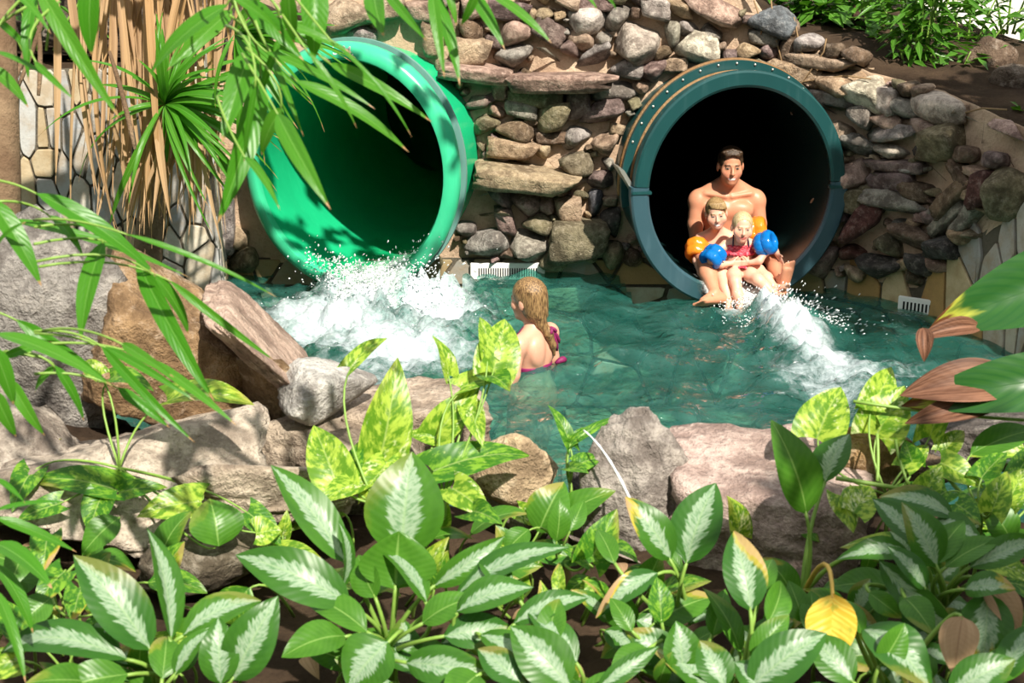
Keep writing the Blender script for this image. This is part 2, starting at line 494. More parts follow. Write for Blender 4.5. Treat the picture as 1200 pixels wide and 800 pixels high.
# ------------------------------------------------------------------ rubble stones, as the photograph shows them
C_ = dict(tan=(.48, .36, .25), pink=(.52, .36, .29), purp=(.27, .19, .175), grey=(.40, .365, .325), lite=(.66, .58, .50), dark=(.10, .095, .09),
          olive=(.25, .215, .13), red=(.15, .06, .05), blue=(.20, .215, .235), brown=(.22, .15, .10), warm=(.50, .36, .24))
ST = [
 (266,250,22,74,0,'grey','slab'),(286,304,30,26,0,'olive','round'),(262,312,28,24,0,'brown','angular'),(282,276,18,26,0,'tan','angular'),(266,196,20,36,0,'tan','slab'),
  # centre x, y, width, height in the picture, tilt, colour, kind
 (533,22,13,43,0,'tan','slab'),(591,11,54,20,-4,'purp','slab'),(552,35,24,24,0,'brown','round'),(602,41,36,31,0,'pink','round'),(555,59,40,28,0,'tan','slab'),
 (602,67,40,24,5,'grey','round'),(637,19,27,19,0,'tan','angular'),(643,35,37,22,-32,'purp','slab'),(630,52,20,30,0,'brown','angular'),(687,24,43,29,0,'lite','round'),
 (680,46,28,22,-15,'tan','round'),(648,69,37,27,0,'grey','angular'),(668,58,22,19,0,'purp','round'),(697,68,37,28,20,'grey','angular'),(707,50,18,22,0,'grey','round'),
 (724,21,33,27,15,'grey','angular'),(745,46,50,46,0,'lite','angular'),(690,4,54,15,0,'purp','slab'),(767,9,30,24,0,'lite','slab'),(769,32,25,18,-15,'pink','angular'),
 (560,84,76,19,-4,'pink','slab'),(654,93,114,19,2,'pink','slab'),(733,80,36,21,5,'grey','round'),(765,84,32,23,15,'purp','round'),(721,107,49,23,8,'grey','round'),
 (676,119,25,34,5,'purp','slab'),(555,115,46,32,-5,'tan','angular'),(585,104,17,20,0,'pink','slab'),(628,111,58,22,0,'olive','slab'),(611,127,34,17,-5,'grey','slab'),
 (647,135,34,31,0,'olive','round'),(704,132,47,27,22,'purp','angular'),(561,141,44,24,0,'lite','angular'),(602,151,40,22,-5,'brown','round'),(645,160,32,12,0,'brown','slab'),
 (675,161,34,25,0,'grey','angular'),(715,164,45,33,-12,'tan','angular'),(602,172,54,20,-6,'warm','slab'),(580,181,29,13,0,'purp','slab'),(636,174,21,17,0,'tan','round'),
 (653,184,33,25,0,'pink','angular'),(676,191,32,27,20,'olive','round'),(712,194,35,23,-8,'grey','angular'),(617,205,106,24,-7,'tan','slab'),(675,214,28,18,15,'pink','angular'),
 (712,216,42,16,-8,'blue','slab'),(586,225,28,25,0,'purp','angular'),(615,237,42,29,-10,'pink','angular'),(641,238,20,20,0,'pink','angular'),(665,243,28,26,0,'warm','slab'),
 (697,237,17,28,-10,'blue','round'),(680,228,16,10,0,'olive','round'),(723,239,29,25,-25,'purp','angular'),(570,252,36,33,-30,'tan','angular'),(592,256,19,29,10,'purp','slab'),
 (629,260,31,21,0,'olive','round'),(717,261,25,31,20,'dark','round'),(569,283,47,28,0,'grey','round'),(620,283,50,34,0,'grey','angular'),(676,278,60,44,-4,'olive','slab'),
 (717,296,26,28,0,'olive','round'),(740,301,21,22,0,'brown','round'),(555,236,23,23,0,'olive','angular'),(556,212,28,17,0,'olive','slab'),(550,195,20,14,0,'olive','slab'),
 (551,166,24,17,0,'olive','slab'),(700,263,12,14,0,'grey','round'),(738,268,17,20,0,'brown','round'),(813,60,44,42,0,'lite','angular'),(846,66,34,38,5,'warm','slab'),
 (900,25,50,31,0,'blue','round'),(835,10,62,34,0,'pink','angular'),(806,33,22,15,0,'grey','round'),(832,38,27,21,-20,'grey','angular'),(863,43,30,26,0,'tan','angular'),
 (893,44,30,16,0,'grey','slab'),(897,60,20,19,0,'purp','round'),(917,59,20,27,0,'brown','round'),(948,54,31,25,0,'grey','round'),(875,59,25,17,0,'warm','round'),
 (890,80,45,26,-10,'warm','round'),(940,85,57,22,-6,'warm','slab'),(967,72,68,14,-4,'tan','slab'),(990,95,57,30,-5,'warm','angular'),(923,104,38,18,0,'tan','round'),
 (977,114,66,14,-2,'grey','slab'),(1027,110,40,37,0,'lite','angular'),(1048,117,19,27,0,'lite','slab'),(973,129,39,21,-10,'lite','angular'),(1013,137,27,31,0,'grey','angular'),
 (1045,140,31,17,0,'pink','round'),(1052,154,49,22,-4,'grey','angular'),(1067,127,35,21,0,'grey','round'),(1110,127,55,29,-5,'lite','round'),(1090,151,31,22,0,'pink','round'),
 (1115,164,42,47,0,'olive','angular'),(1160,161,57,58,0,'olive','angular'),(1143,140,43,21,-12,'lite','angular'),(982,158,37,31,0,'tan','angular'),(1017,174,29,31,0,'grey','angular'),
 (1048,178,33,16,0,'lite','round'),(1087,174,27,21,0,'dark','round'),(1000,201,41,34,5,'pink','angular'),(1053,193,60,12,4,'purp','slab'),(1048,212,47,23,8,'purp','slab'),
 (1107,201,43,30,-25,'brown','angular'),(1080,223,29,20,0,'brown','round'),(1060,238,65,28,-5,'grey','angular'),(1000,231,37,25,0,'olive','slab'),(1017,258,42,45,0,'red','angular'),
 (1100,250,21,16,15,'grey','round'),(1125,232,36,19,50,'brown','slab'),(1163,222,17,42,0,'red','slab'),(1187,228,31,52,0,'olive','round'),(1195,190,24,27,0,'red','angular'),
 (1172,187,27,18,0,'purp','round'),(1048,286,23,26,0,'olive','round'),(1086,284,37,37,0,'brown','angular'),(1034,312,51,26,0,'dark','round'),(1063,265,21,14,0,'dark','round'),
 (1102,253,23,14,20,'purp','round'),(1118,256,36,14,45,'grey','slab'),(1113,289,29,27,0,'dark','angular'),(1074,325,20,16,0,'olive','round'),(1087,309,21,20,0,'dark','round'),
 (1000,297,31,20,0,'red','round'),(412,18,52,34,0,'tan','round'),(452,10,40,24,0,'tan','slab'),(472,45,50,30,-20,'purp','angular'),(500,12,42,22,0,'pink','slab'),(425,42,30,20,0,'grey','round'),
 (506,42,20,38,0,'tan','slab'),(370,20,44,30,0,'tan','round'),(330,20,44,30,0,'grey','angular'),(1140,180,26,18,0,'brown','round'),(1135,205,24,18,-40,'brown','slab'),(1145,250,40,14,55,'grey','slab'),
 (1070,200,22,14,0,'grey','round'),(985,182,30,16,0,'tan','round'),(1030,240,18,22,0,'brown','round'),(1030,222,22,14,0,'olive','round'),(760,110,26,18,20,'warm','round'),(788,40,18,26,0,'grey','round'),
 (790,75,26,14,0,'warm','slab'),(980,60,26,18,0,'brown','round'),(1005,66,26,22,0,'brown','angular'),(930,30,26,18,0,'brown','round'),(960,30,34,26,0,'brown','round'),(925,8,40,20,0,'pink','round'),
]
stone_no = [0]
placed = []
def put_stone(wall_obj, W, u, v, w, h, ang, col, kind):
    hit = W.hit(u, v)
    if hit is None: return
    s, z, d = hit
    if z > main_top(s) + 0.12 or z < main_pave(s) - 0.02: return
    q = W.P(s, z)
    n = W.nrm(s)
    r = ray(u, v).normalized()
    t = W.tan(s)
    # undo the foreshortening of the width where the wall turns towards the viewer
    cosw = max(0.45, math.sqrt(max(0.05, 1 - r.dot(t) ** 2)))
    sw = w * d / FPX / cosw; sh = h * d / FPX / 0.97
    for T in (TR, TL):
        for ex, ez in ((0, 0), (-.45, 0), (.45, 0), (0, .45), (0, -.45), (-.3, -.3), (.3, .3), (-.3, .3), (.3, -.3)):
            if tube_dist(T, q + t * (ex * sw) + Vector((0, 0, ez * sh))) < T.ro - 0.012: return
    dep = 0.55 * min(sw, sh) + 0.05
    if kind == 'slab' and w > 70: dep = 0.24
    side = min(tube_dist(T, q) - T.ro for T in (TR, TL)) if s > S[1] - 0.1 else 9
    if side < dep: dep = max(0.035, side)
    me = ROCKS[kind][stone_no[0] % len(ROCKS[kind])]
    o = bpy.data.objects.new('stone', me); COL.objects.link(o)
    o.parent = wall_obj
    a = math.radians(ang)
    R = Matrix((t, -n, Vector((0, 0, 1)))).transposed()
    flip = RND.choice((1, -1))
    M = R.to_4x4() @ Matrix.Rotation(-a, 4, 'Y') @ Matrix.Diagonal((flip * sw / 2 * 1.2, dep, sh / 2 * 1.2, 1))
    push = 0.10 if (kind == 'slab' and w > 70) else dep * RND.uniform(0.15, 0.42)
    if any(tube_dist(T, q) < T.rim + 0.45 * sw for T in (TR, TL)): push = min(push, dep * 0.2)
    o.matrix_world = Matrix.Translation(q + n * push) @ M
    c = C_[col]; f = RND.uniform(0.85, 1.18)
    o.color = (min(1, c[0] * f), min(1, c[1] * f * RND.uniform(.96, 1.04)), min(1, c[2] * f * RND.uniform(.93, 1.07)), 1)
    placed.append((q, max(sw, sh) / 2, min(sw, sh) / 2))
    stone_no[0] += 1
for a in ST: put_stone(wall_back, MAIN, *a)
# smaller stones that fill the mortar between them
names = ['tan', 'pink', 'purp', 'grey', 'warm', 'olive', 'brown']
tries = 0
while tries < 420 and len(placed) < 300:
    tries += 1
    best = None
    for _ in range(36):      # the widest gap of a handful of spots
        u, v = RND.uniform(500, 1200), RND.uniform(-10, 325)
        hit = MAIN.hit(u, v)
        if hit is None or not (main_pave(hit[0]) < hit[1] < main_top(hit[0])): continue
        q = MAIN.P(hit[0], hit[1])
        gap = min(min((q - p).length - (0.40 * ra + 0.60 * rb) for p, ra, rb in placed), min(tube_dist(T, q) - T.ro for T in (TR, TL)))
        if best is None or gap > best[0]: best = (gap, u, v, hit)
    if best is None or best[0] < 0.012: continue
    gap, u, v, hit = best
    sz = min(gap, 0.10) * FPX / hit[2] * 1.75
    put_stone(wall_back, MAIN, u, v, sz * RND.uniform(1.0, 1.5), sz * RND.uniform(0.75, 1.0), RND.uniform(-25, 25), RND.choice(names), RND.choice(('round', 'angular', 'slab')))

# ------------------------------------------------------------------ crazy paving
def voronoi(sites, ax, ay, x0, x1, y0, y1):
    """cells of the sites, measured with x stretched by ax and y by ay"""
    cells = []
    P = np.array(sites) * np.array([ax, ay])
    for i in range(len(P)):
        poly = [Vector((x * ax, y * ay)) for x, y in ((x0, y0), (x1, y0), (x1, y1), (x0, y1))]
        dist = np.linalg.norm(P - P[i], axis=1)
        for j in np.argsort(dist)[1:26]:
            m = Vector((P[i] + P[j]) / 2); nn = Vector(P[j] - P[i])
            out = []
            for a, b in zip(poly, poly[1:] + poly[:1]):
                da, db = (a - m).dot(nn), (b - m).dot(nn)
                if da <= 0: out.append(a)
                if da * db < 0: out.append(a + (b - a) * (da / (da - db)))
            poly = out
            if len(poly) < 3: break
        cells.append([Vector((p.x / ax, p.y / ay)) for p in poly])
    return cells
def inset(poly, g):
    c = sum(poly, Vector((0, 0))) / len(poly)
    out = []
    n = len(poly)
    for i in range(n):
        a, b, d = poly[i - 1], poly[i], poly[(i + 1) % n]
        e1, e2 = (b - a), (d - b)
        if e1.length < 1e-6 or e2.length < 1e-6: continue
        n1 = Vector((-e1.y, e1.x)).normalized(); n2 = Vector((-e2.y, e2.x)).normalized()
        k = n1 + n2
        if k.length < 1e-6: continue
        k = k / max(0.5, k.length_squared / 2)
        out.append(b + k * g)
    return out
def chaikin(poly):
    out = []
    for a, b in zip(poly, poly[1:] + poly[:1]): out += [a * 0.91 + b * 0.09, a * 0.09 + b * 0.91]
    return out
def area(poly): return 0.5 * sum(a.x * b.y - b.x * a.y for a, b in zip(poly, poly[1:] + poly[:1]))
def pave(parent, mapf, sites, ax, ay, rect, cols, keep=lambda c: True, g=0.011, th=0.022):
    cnt = 0
    for cell in voronoi(sites, ax, ay, *rect):
        if len(cell) < 3: continue
        c = sum(cell, Vector((0, 0))) / len(cell)
        if not keep(c): continue
        cell = inset(cell, g * RND.uniform(0.7, 1.3))
        if len(cell) < 3 or area(cell) < 0.0012: continue
        poly = chaikin(cell); n = len(poly)
        hh = th * RND.uniform(0.75, 1.2)
        rings = [(0.0, 0.0), (0.0, hh * 0.75), (0.006, hh)]
        vs, fs = [], []
        for k, (ins, h) in enumerate(rings):
            cc = sum(poly, Vector((0, 0))) / n
            for p in poly:
                dd = (p - cc); L = max(dd.length, 1e-4)
                q = cc + dd * max(0.3, (L - ins) / L)
                vs.append(mapf(q.x, q.y, h))
        for k in range(2):
            for i in range(n): fs.append((k * n + i, k * n + (i + 1) % n, (k + 1) * n + (i + 1) % n, (k + 1) * n + i))
        fs.append(tuple(2 * n + i for i in range(n)))
        o = link('paving_stone', mesh_py('paving_stone', vs, fs, False), M_PAVE, parent)
        col = cols[RND.randrange(len(cols))]; f = RND.uniform(0.8, 1.15)
        o.color = (col[0] * f, col[1] * f, col[2] * f, 1)
        cnt += 1
    return cnt
def jitter_sites(x0, x1, y0, y1, dx, dy, j=0.42):
    out = []
    ny = max(1, int((y1 - y0) / dy)); nx = max(1, int((x1 - x0) / dx))
    for a in range(nx):
        for b in range(ny):
            out.append((x0 + (a + 0.5 + RND.uniform(-j, j)) * (x1 - x0) / nx, y0 + (b + 0.5 + (0.5 if a % 2 else 0) + RND.uniform(-j, j)) * (y1 - y0) / ny))
    return out
PALE = [(.40, .40, .39), (.48, .45, .39), (.52, .47, .38), (.36, .37, .38), (.44, .36, .24), (.42, .41, .39)]
WARM = [(.46, .43, .38), (.52, .35, .14), (.50, .40, .24), (.38, .37, .35), (.44, .27, .10), (.54, .49, .40), (.42, .40, .37)]
DULL = [(.38, .35, .27), (.32, .26, .14), (.30, .29, .26), (.36, .30, .18), (.30, .20, .09)]
POOL = [(.34, .40, .34), (.26, .33, .27), (.42, .44, .35), (.24, .28, .23), (.38, .36, .26)]
# upright flags of the left wall
pave(wall_left, LEFT.P, jitter_sites(1.5, LEFT.len, -0.1, 1.5, 0.105, 0.25, 0.55), 2.0, 1.0, (1.5, LEFT.len, -0.1, 1.5), PALE, g=0.007)
pave(wall_left, LEFT.P, jitter_sites(2.0, LEFT.len, -0.9, -0.1, 0.28, 0.28), 1, 1.0, (2.0, LEFT.len, -0.9, -0.1), POOL, g=0.013)
def clear_tubes(c):
    q = MAIN.P(c.x, c.y)
    return not any(tube_dist(T, q) < T.ro + 0.03 for T in (TR, TL))
# band along the waterline
pave(wall_pool, MAIN.P, jitter_sites(0, S[2], -0.02, 0.13, 0.19, 0.16, 0.35), 1, 1, (0, S[2], -0.06, 0.13), DULL, clear_tubes)
# below the water
pave(wall_pool, MAIN.P, jitter_sites(0, S[5], -0.9, -0.06, 0.30, 0.27), 1, 1, (0, S[5], -0.93, -0.06), POOL, clear_tubes, g=0.014)
# right side, flags fanning upwards
pave(wall_pool, MAIN.P, jitter_sites(S[2], S[5] + 0.6, -0.06, 1.02, 0.15, 0.28, 0.55), 2.0, 1.0, (S[2], S[5] + 0.6, -0.06, 1.05), WARM,
     lambda c: c.y < main_pave(c.x) - 0.03)

# pool floor
floor = link('floor', mesh_py('floor', [(-4.6, 3.6, FLOOR_Z), (3.6, 3.6, FLOOR_Z), (3.6, 9.2, FLOOR_Z), (-4.6, 9.2, FLOOR_Z)], [(0, 1, 2, 3)], False), M_GROUT)
tag(floor, 'flagged pool floor under the green water', kind='structure')
pave(floor, lambda x, y, h: Vector((x, y, FLOOR_Z + h)), jitter_sites(-2.3, 2.9, 5.2, 9.0, 0.42, 0.42), 1, 1, (-2.3, 2.9, 5.2, 9.0), POOL, g=0.016)

# far wall behind the planted shelf, catching the sun
far = bmesh.new(); box(far, (8.0, 13.4, 2.4), (12, 0.25, 6.0))
wf = link('wall_far', bm_mesh('wall_far', far), M_WHITEWALL)
tag(wf, 'sunlit cream wall far behind the planted shelf', kind='structure')

# ------------------------------------------------------------------ bank of soil in front of the pool
def bank_z(x, y):
    z = 0.56 + 0.05 * mnoise.noise(Vector((x * 2, y * 2, 0)))
    z += 0.25 * max(0, min(1, (-x - 0.9) / 0.8)) * max(0, min(1, (y - 3.2) / 0.8))
    edge = 4.22 + 0.12 * math.sin(x * 3.1) + 0.5 * max(0, min(1, (-x - 0.9) / 0.9))
    t = max(0, min(1, (y - edge) / 0.35))
    return z * (1 - t) + (-1.0) * t
vs, fs = [], []
nx, ny = 110, 76
for i in range(nx + 1):
    for j in range(ny + 1):
        x = -3.4 + 6.8 * i / nx; y = 1.6 + 4.0 * j / ny
        vs.append((x, y, bank_z(x, y) + 0.02 * mnoise.fractal(Vector((x, y, 3)) * 9, 0.8, 2, 3)))
for i in range(nx):
    for j in range(ny): fs.append((i * (ny + 1) + j, (i + 1) * (ny + 1) + j, (i + 1) * (ny + 1) + j + 1, i * (ny + 1) + j + 1))
bank = link('ground', mesh_py('ground', vs, fs), M_SOIL)
tag(bank, 'dark soil bank planted with leafy ground cover before the pool', kind='structure')

# ------------------------------------------------------------------ the unseen rest of the hall; its walls were added to block low sky light
M_HALL = mat_plain('dull green hall wall', (0.075, 0.095, 0.06), 0.9, 0.2, 0.3, 2)
M_PATH = mat_plain('grey brown path', (0.16, 0.14, 0.12), 0.9, 0.2, 0.2, 6)
for nm, c, sz, lab in (('wall_front', (0, -3.6, 2.2), (16, 0.2, 4.6), 'unseen dull hall wall behind the viewer, added to block low sky light'),
                       ('wall_right', (7.6, 4.8, 2.2), (0.2, 17, 4.6), 'unseen dull hall wall to the right, added to block low sky light'),
                       ('wall_side', (-7.6, 4.8, 2.2), (0.2, 17, 4.6), 'unseen dull hall wall to the left, added to block low sky light')):
    bm = bmesh.new(); box(bm, c, sz)
    tag(link(nm, bm_mesh(nm, bm), M_HALL), lab, kind='structure')
bm = bmesh.new(); box(bm, (0, -1.0, 0.42), (15, 5.2, 0.2)); box(bm, (-5.4, 4.0, 0.30), (4.0, 5.0, 0.2)); box(bm, (5.5, 4.0, 0.30), (4.0, 5.0, 0.2))
tag(link('path', bm_mesh('path', bm), M_PATH), 'grey brown walkway around the planted bank', kind='structure')
# ------------------------------------------------------------------ water
def foam_material():
    N = NT('churned water'); p = pos(N)
    at = N.n('Attribute', {'attribute_name': 'foam'}).outputs['Fac']
    n1 = N.noise(p, 5.0, 7, 0.68, 0.6); n2 = N.noise(p, 26.0, 6, 0.72, 0.4)
    nn = N.math('ADD', N.math('MULTIPLY', n1, 0.55), N.math('MULTIPLY', n2, 0.45))
    f = N.step(N.math('ADD', N.math('MULTIPLY', N.math('SUBTRACT', nn, 0.5), 1.5), at), 0.38, 1.05)
    f = N.math('MULTIPLY', f, N.step(at, 0.02, 0.25))
    w1 = N.noise(p, 9.0, 4, 0.55, 0.8); w2 = N.noise(p, 3.2, 2, 0.5, 0.5)
    wb = N.bump(N.math('ADD', N.math('MULTIPLY', w1, 0.8), N.math('MULTIPLY', w2, 1.0)), 0.9, 0.08)
    tr = N.n('BsdfTransparent', None, Color=(0.48, 0.84, 0.75))
    body = N.mix(N.step(w2, 0.35, 0.65), (0.018, 0.140, 0.115), (0.055, 0.225, 0.190))
    df = N.n('BsdfDiffuse', None, Color=body)
    inner = N.n('MixShader', None, i0=N.math('ADD', 0.22, N.math('MULTIPLY', w1, 0.22)), i1=tr, i2=df)
    gl = N.n('BsdfGlossy', None, Color=(1, 1, 1), Roughness=0.07, Normal=wb)
    fr = N.n('Fresnel', None, IOR=1.33, Normal=wb)
    wat = N.n('MixShader', None, i0=fr, i1=inner, i2=gl)
    fb = N.bump(n2, 0.8, 0.03)
    fo = N.n('BsdfDiffuse', None, Color=(0.72, 0.80, 0.86), Normal=fb)
    return N.done(N.n('MixShader', None, i0=N.math('MULTIPLY', f, 0.84), i1=wat, i2=fo))
M_WATER = foam_material()

FOAM = [  # picture centre, half sizes in the picture, angle, strength, lift
 (455, 345, 105, 36, 0, 1.0, 0.04), (505, 362, 90, 34, 12, 1.0, 0.04), (380, 378, 110, 38, 0, 0.95, 0.02), (460, 405, 135, 42, 6, 0.92, 0.012), (430, 436, 140, 28, 0, 0.66, 0),
 (905, 375, 42, 26, 50, 1.0, 0.05), (925, 392, 56, 26, 40, 1.0, 0.04), (960, 415, 76, 28, 28, 0.95, 0.012), (1000, 440, 90, 30, 18, 0.76, 0), (960, 450, 100, 28, 20, 0.66, 0), (1060, 432, 66, 20, 15, 0.52, 0),
 (1150, 480, 70, 18, 0, 0.42, 0), (850, 400, 60, 22, 30, 0.34, 0), (880, 440, 70, 18, 10, 0.30, 0), (860, 368, 26, 12, 0, 0.7, 0), (770, 440, 60, 18, 0, 0.22, 0), (700, 420, 50, 18, 0, 0.18, 0)]
x0, x1, y0, y1 = -4.5, 3.5, 4.3, 9.35
st = 0.028
nx, ny = int((x1 - x0) / st), int((y1 - y0) / st)
X, Y = np.meshgrid(np.linspace(x0, x1, nx + 1), np.linspace(y0, y1, ny + 1), indexing='ij')
rz = np.sin(TH); ry = np.cos(TH)
dpt = Y * ry + CAM_H * rz
U = 600 + FPX * X / dpt
V = 400 - FPX * (Y * math.sin(TH) - CAM_H * math.cos(TH)) / dpt
foam = np.zeros_like(X); lift = np.zeros_like(X)
for (cu, cv, a, b, ang, k, lf) in FOAM:
    t = math.radians(ang); du, dv = U - cu, V - cv
    p = (du * math.cos(t) + dv * math.sin(t)) / a; q = (-du * math.sin(t) + dv * math.cos(t)) / b
    e = np.exp(-(p * p + q * q) ** 1.0)
    foam = np.maximum(foam, k * e); lift += lf * e
rs = np.random.RandomState(3)
Z = np.zeros_like(X)
for k in range(46):
    wl = 0.10 * (1.09 ** k) if k < 26 else rs.uniform(0.12, 0.5)
    a = rs.uniform(0, 2 * math.pi); kk = 2 * math.pi / wl
    warp = 0.35 * np.sin(X * rs.uniform(0.8, 2.2) + rs.uniform(0, 6)) + 0.35 * np.sin(Y * rs.uniform(0.8, 2.2) + rs.uniform(0, 6))
    Z += (0.0030 * wl / 0.35) * np.sin(kk * (X * math.cos(a) + Y * math.sin(a)) + 3 * warp + rs.uniform(0, 6))
nz = rs.rand(*X.shape)
for _ in range(2): nz = (nz + np.roll(nz, 1, 0) + np.roll(nz, 1, 1) + np.roll(nz, -1, 0) + np.roll(nz, -1, 1)) / 5
nz = (nz - nz.mean()) / nz.std()
Z = Z * (1 + 1.5 * foam) + lift * (1 + 0.5 * nz) + 0.008 * foam * nz
vs = np.stack([X, Y, Z], -1).reshape(-1, 3)
I = np.arange((nx + 1) * (ny + 1)).reshape(nx + 1, ny + 1)
fs = np.stack([I[:-1, :-1], I[1:, :-1], I[1:, 1:], I[:-1, 1:]], -1).reshape(-1, 4)
cx = X[:-1, :-1].reshape(-1); cy = Y[:-1, :-1].reshape(-1)
keep = np.ones(len(fs), bool)
for T in (TR, TL):       # the pool surface stops under the slide mouths
    rel = np.stack([cx - T.c.x, cy - T.c.y], -1)
    back = -(rel @ np.array([T.n.x, T.n.y])); sd = rel @ np.array([T.h.x, T.h.y])
    keep &= ~((back > 0.03) & (np.abs(sd) < T.ri))
me = mesh_py('pool_water', vs.tolist(), fs[keep].tolist())
at = me.attributes.new('foam', 'FLOAT', 'POINT'); at.data.foreach_set('value', foam.reshape(-1).astype(np.float32))
water = link('pool_water', me, M_WATER)
tag(water, 'rippling green pool water with white foam below the slides', 'water', kind='stuff')

def mat_spray():
    N = NT('white spray')
    d = N.n('BsdfDiffuse', None, Color=(0.92, 0.95, 0.97)); t = N.n('BsdfTransparent')
    return N.done(N.n('MixShader', None, i0=0.80, i1=t, i2=d))
M_SPRAY = mat_spray()
def droplets(name, emit, n, label, seed):
    """a burst of drops along short arcs"""
    rs = random.Random(seed)
    oc = [Vector(a) for a in ((1, 0, 0), (-1, 0, 0), (0, 1, 0), (0, -1, 0), (0, 0, 1), (0, 0, -1))]
    of = [(0, 2, 4), (2, 1, 4), (1, 3, 4), (3, 0, 4), (2, 0, 5), (1, 2, 5), (3, 1, 5), (0, 3, 5)]
    vs, fs = [], []
    for i in range(n):
        p, v, tmax, r = emit(rs)
        t = rs.random() ** 0.8 * tmax
        q = p + v * t + Vector((0, 0, -4.9)) * t * t
        if q.z < 0.0: q.z = rs.uniform(0.0, 0.03)
        b = len(vs)
        el = 1 + rs.random() * 1.5
        vd = v.normalized()
        for o in oc:
            w = o * r
            vs.append(q + w + vd * (w.dot(vd) * el))
        fs += [tuple(b + k for k in f) for f in of]
    o = link(name, mesh_py(name, vs, fs), M_SPRAY)
    return tag(o, label, 'splash', kind='stuff')
LB = TL.c - TL.k * TL.ri          # low point of the left mouth
def emit_left(rs):
    a = rs.gauss(0.10, 0.30)
    p = TL.c + (TL.h * (TL.sx * math.sin(a)) - TL.k * math.cos(a)) * (TL.ri - 0.01) + TL.n * rs.uniform(-0.15, 0.08)
    v = Vector((0.35 + rs.gauss(0.25, 0.45), -1.15 + rs.gauss(0, 0.4), rs.gauss(0.55, 0.45)))
    return p, v, 0.42, rs.choice((0.0025, 0.003, 0.004, 0.005, 0.007))
droplets('splash', emit_left, 5200, 'white spray bursting from the light green slide mouth', 5)
def emit_right(rs):
    p = Vector((1.42 + rs.gauss(0.12, 0.10), 8.30 + rs.gauss(0, 0.06), 0.02))
    v = Vector((rs.gauss(0.55, 0.45), -1.0 + rs.gauss(0, 0.45), abs(rs.gauss(0.8, 0.4))))
    return p, v, 0.34, rs.choice((0.0025, 0.003, 0.004, 0.005, 0.006))
droplets('splash', emit_right, 2400, 'white spray kicked up where the riders leave the dark slide', 6)
# ------------------------------------------------------------------ the two slide tubes
def mat_fibreglass(name, col, rough, trans=0.0, streak=0.25):
    N = NT(name); p = pos(N)
    a = N.noise(p, 2.5, 3); b = N.noise(N.n('Mapping', None, Vector=p, Scale=(30, 30, 3)), 1.0, 4)
    c = N.mix(N.math('MULTIPLY', N.step(b, 0.5, 0.75), streak), col, tuple(min(1, x * 1.5 + 0.04) for x in col))
    c = N.mix(N.math('MULTIPLY', N.step(a, 0.45, 0.7), 0.25), c, tuple(x * 0.65 for x in col))
    pr = N.pri(c, rough, 0.5)
    return N.done(pr)
M_GREEN = mat_fibreglass('light green fibreglass', (0.012, 0.46, 0.20), 0.22, streak=0.12)
M_TEAL = mat_fibreglass('dark teal fibreglass', (0.010, 0.060, 0.062), 0.30)
M_TEALLOW = mat_fibreglass('weathered teal fibreglass', (0.035, 0.085, 0.110), 0.32)
M_TEAL_UNLIT = mat_fibreglass('teal lining darkened as unlit', (0.006, 0.020, 0.020), 0.22)  # near-black colour puts the darkness of the unlit tube into the lining
M_STEEL = mat_plain('bolt steel', (0.62, 0.60, 0.55), 0.35, 0.5, 0.1, 60, Metallic=0.8)
M_WHITE = mat_plain('white plastic', (0.80, 0.80, 0.78), 0.4, 0.4, 0.05)
M_BLACK = mat_plain('black slot', (0.012, 0.012, 0.012), 0.8, 0.2, 0.2)

def lathe(T, prof, a0=0.0, a1=2 * math.pi, seg=72, close=True):
    """prof: (distance behind the mouth, radius); angle 0 points along the rim's right"""
    full = abs(a1 - a0 - 2 * math.pi) < 1e-6
    na = seg if full else seg + 1
    vs, fs = [], []
    for i in range(na):
        a = a0 + (a1 - a0) * i / seg
        e = T.h * (T.sx * math.cos(a)) + T.k * math.sin(a)
        for (b, r) in prof: vs.append(T.c - T.n * b + e * r)
    m = len(prof)
    for i in range(seg):
        j = (i + 1) % na
        for k in range(m if close else m - 1):
            fs.append((i * m + k, j * m + k, j * m + (k + 1) % m, i * m + (k + 1) % m))
    if not full and close:
        fs.append(tuple(range(m))); fs.append(tuple(reversed(range(seg * m, seg * m + m))))
    bm = bmesh.new(); me = mesh_py('lathe', vs, fs); bm.from_mesh(me); bpy.data.meshes.remove(me)
    return bm_mesh('tube_part', bm, True)

def sharp(o, ang=35):
    me = o.data
    me.set_sharp_from_angle(angle=math.radians(ang))

def inner_path(T, bend, up, n=32):
    """centre line running back into the wall and round a bend"""
    pts = []; p = T.c.copy(); d = -T.n
    for i in range(n):
        pts.append((p.copy(), d.copy()))
        p = p + d * 0.16
        if i > 3: d = (d + T.h * (bend if i > 13 else 0) + Vector((0, 0, up if i < 12 else 0))).normalized()
    return pts
def pipe(T, bend, up, r, seg=64):
    vs, fs = [], []
    pts = inner_path(T, bend, up)
    for p, d in pts:
        h = T.k.cross(d).normalized(); h = h if h.dot(T.h) > 0 else -h
        k = h.cross(d); k = k if k.z > 0 else -k
        for i in range(seg):
            a = 2 * math.pi * i / seg
            vs.append(p + h * (r * T.sx * math.cos(a)) + k * (r * math.sin(a)))
    for i in range(len(pts) - 1):
        for k in range(seg): fs.append((i * seg + k, i * seg + (k + 1) % seg, (i + 1) * seg + (k + 1) % seg, (i + 1) * seg + k))
    fs.append(tuple((len(pts) - 1) * seg + i for i in range(seg)))
    return mesh_py('tube_lining', vs, fs)

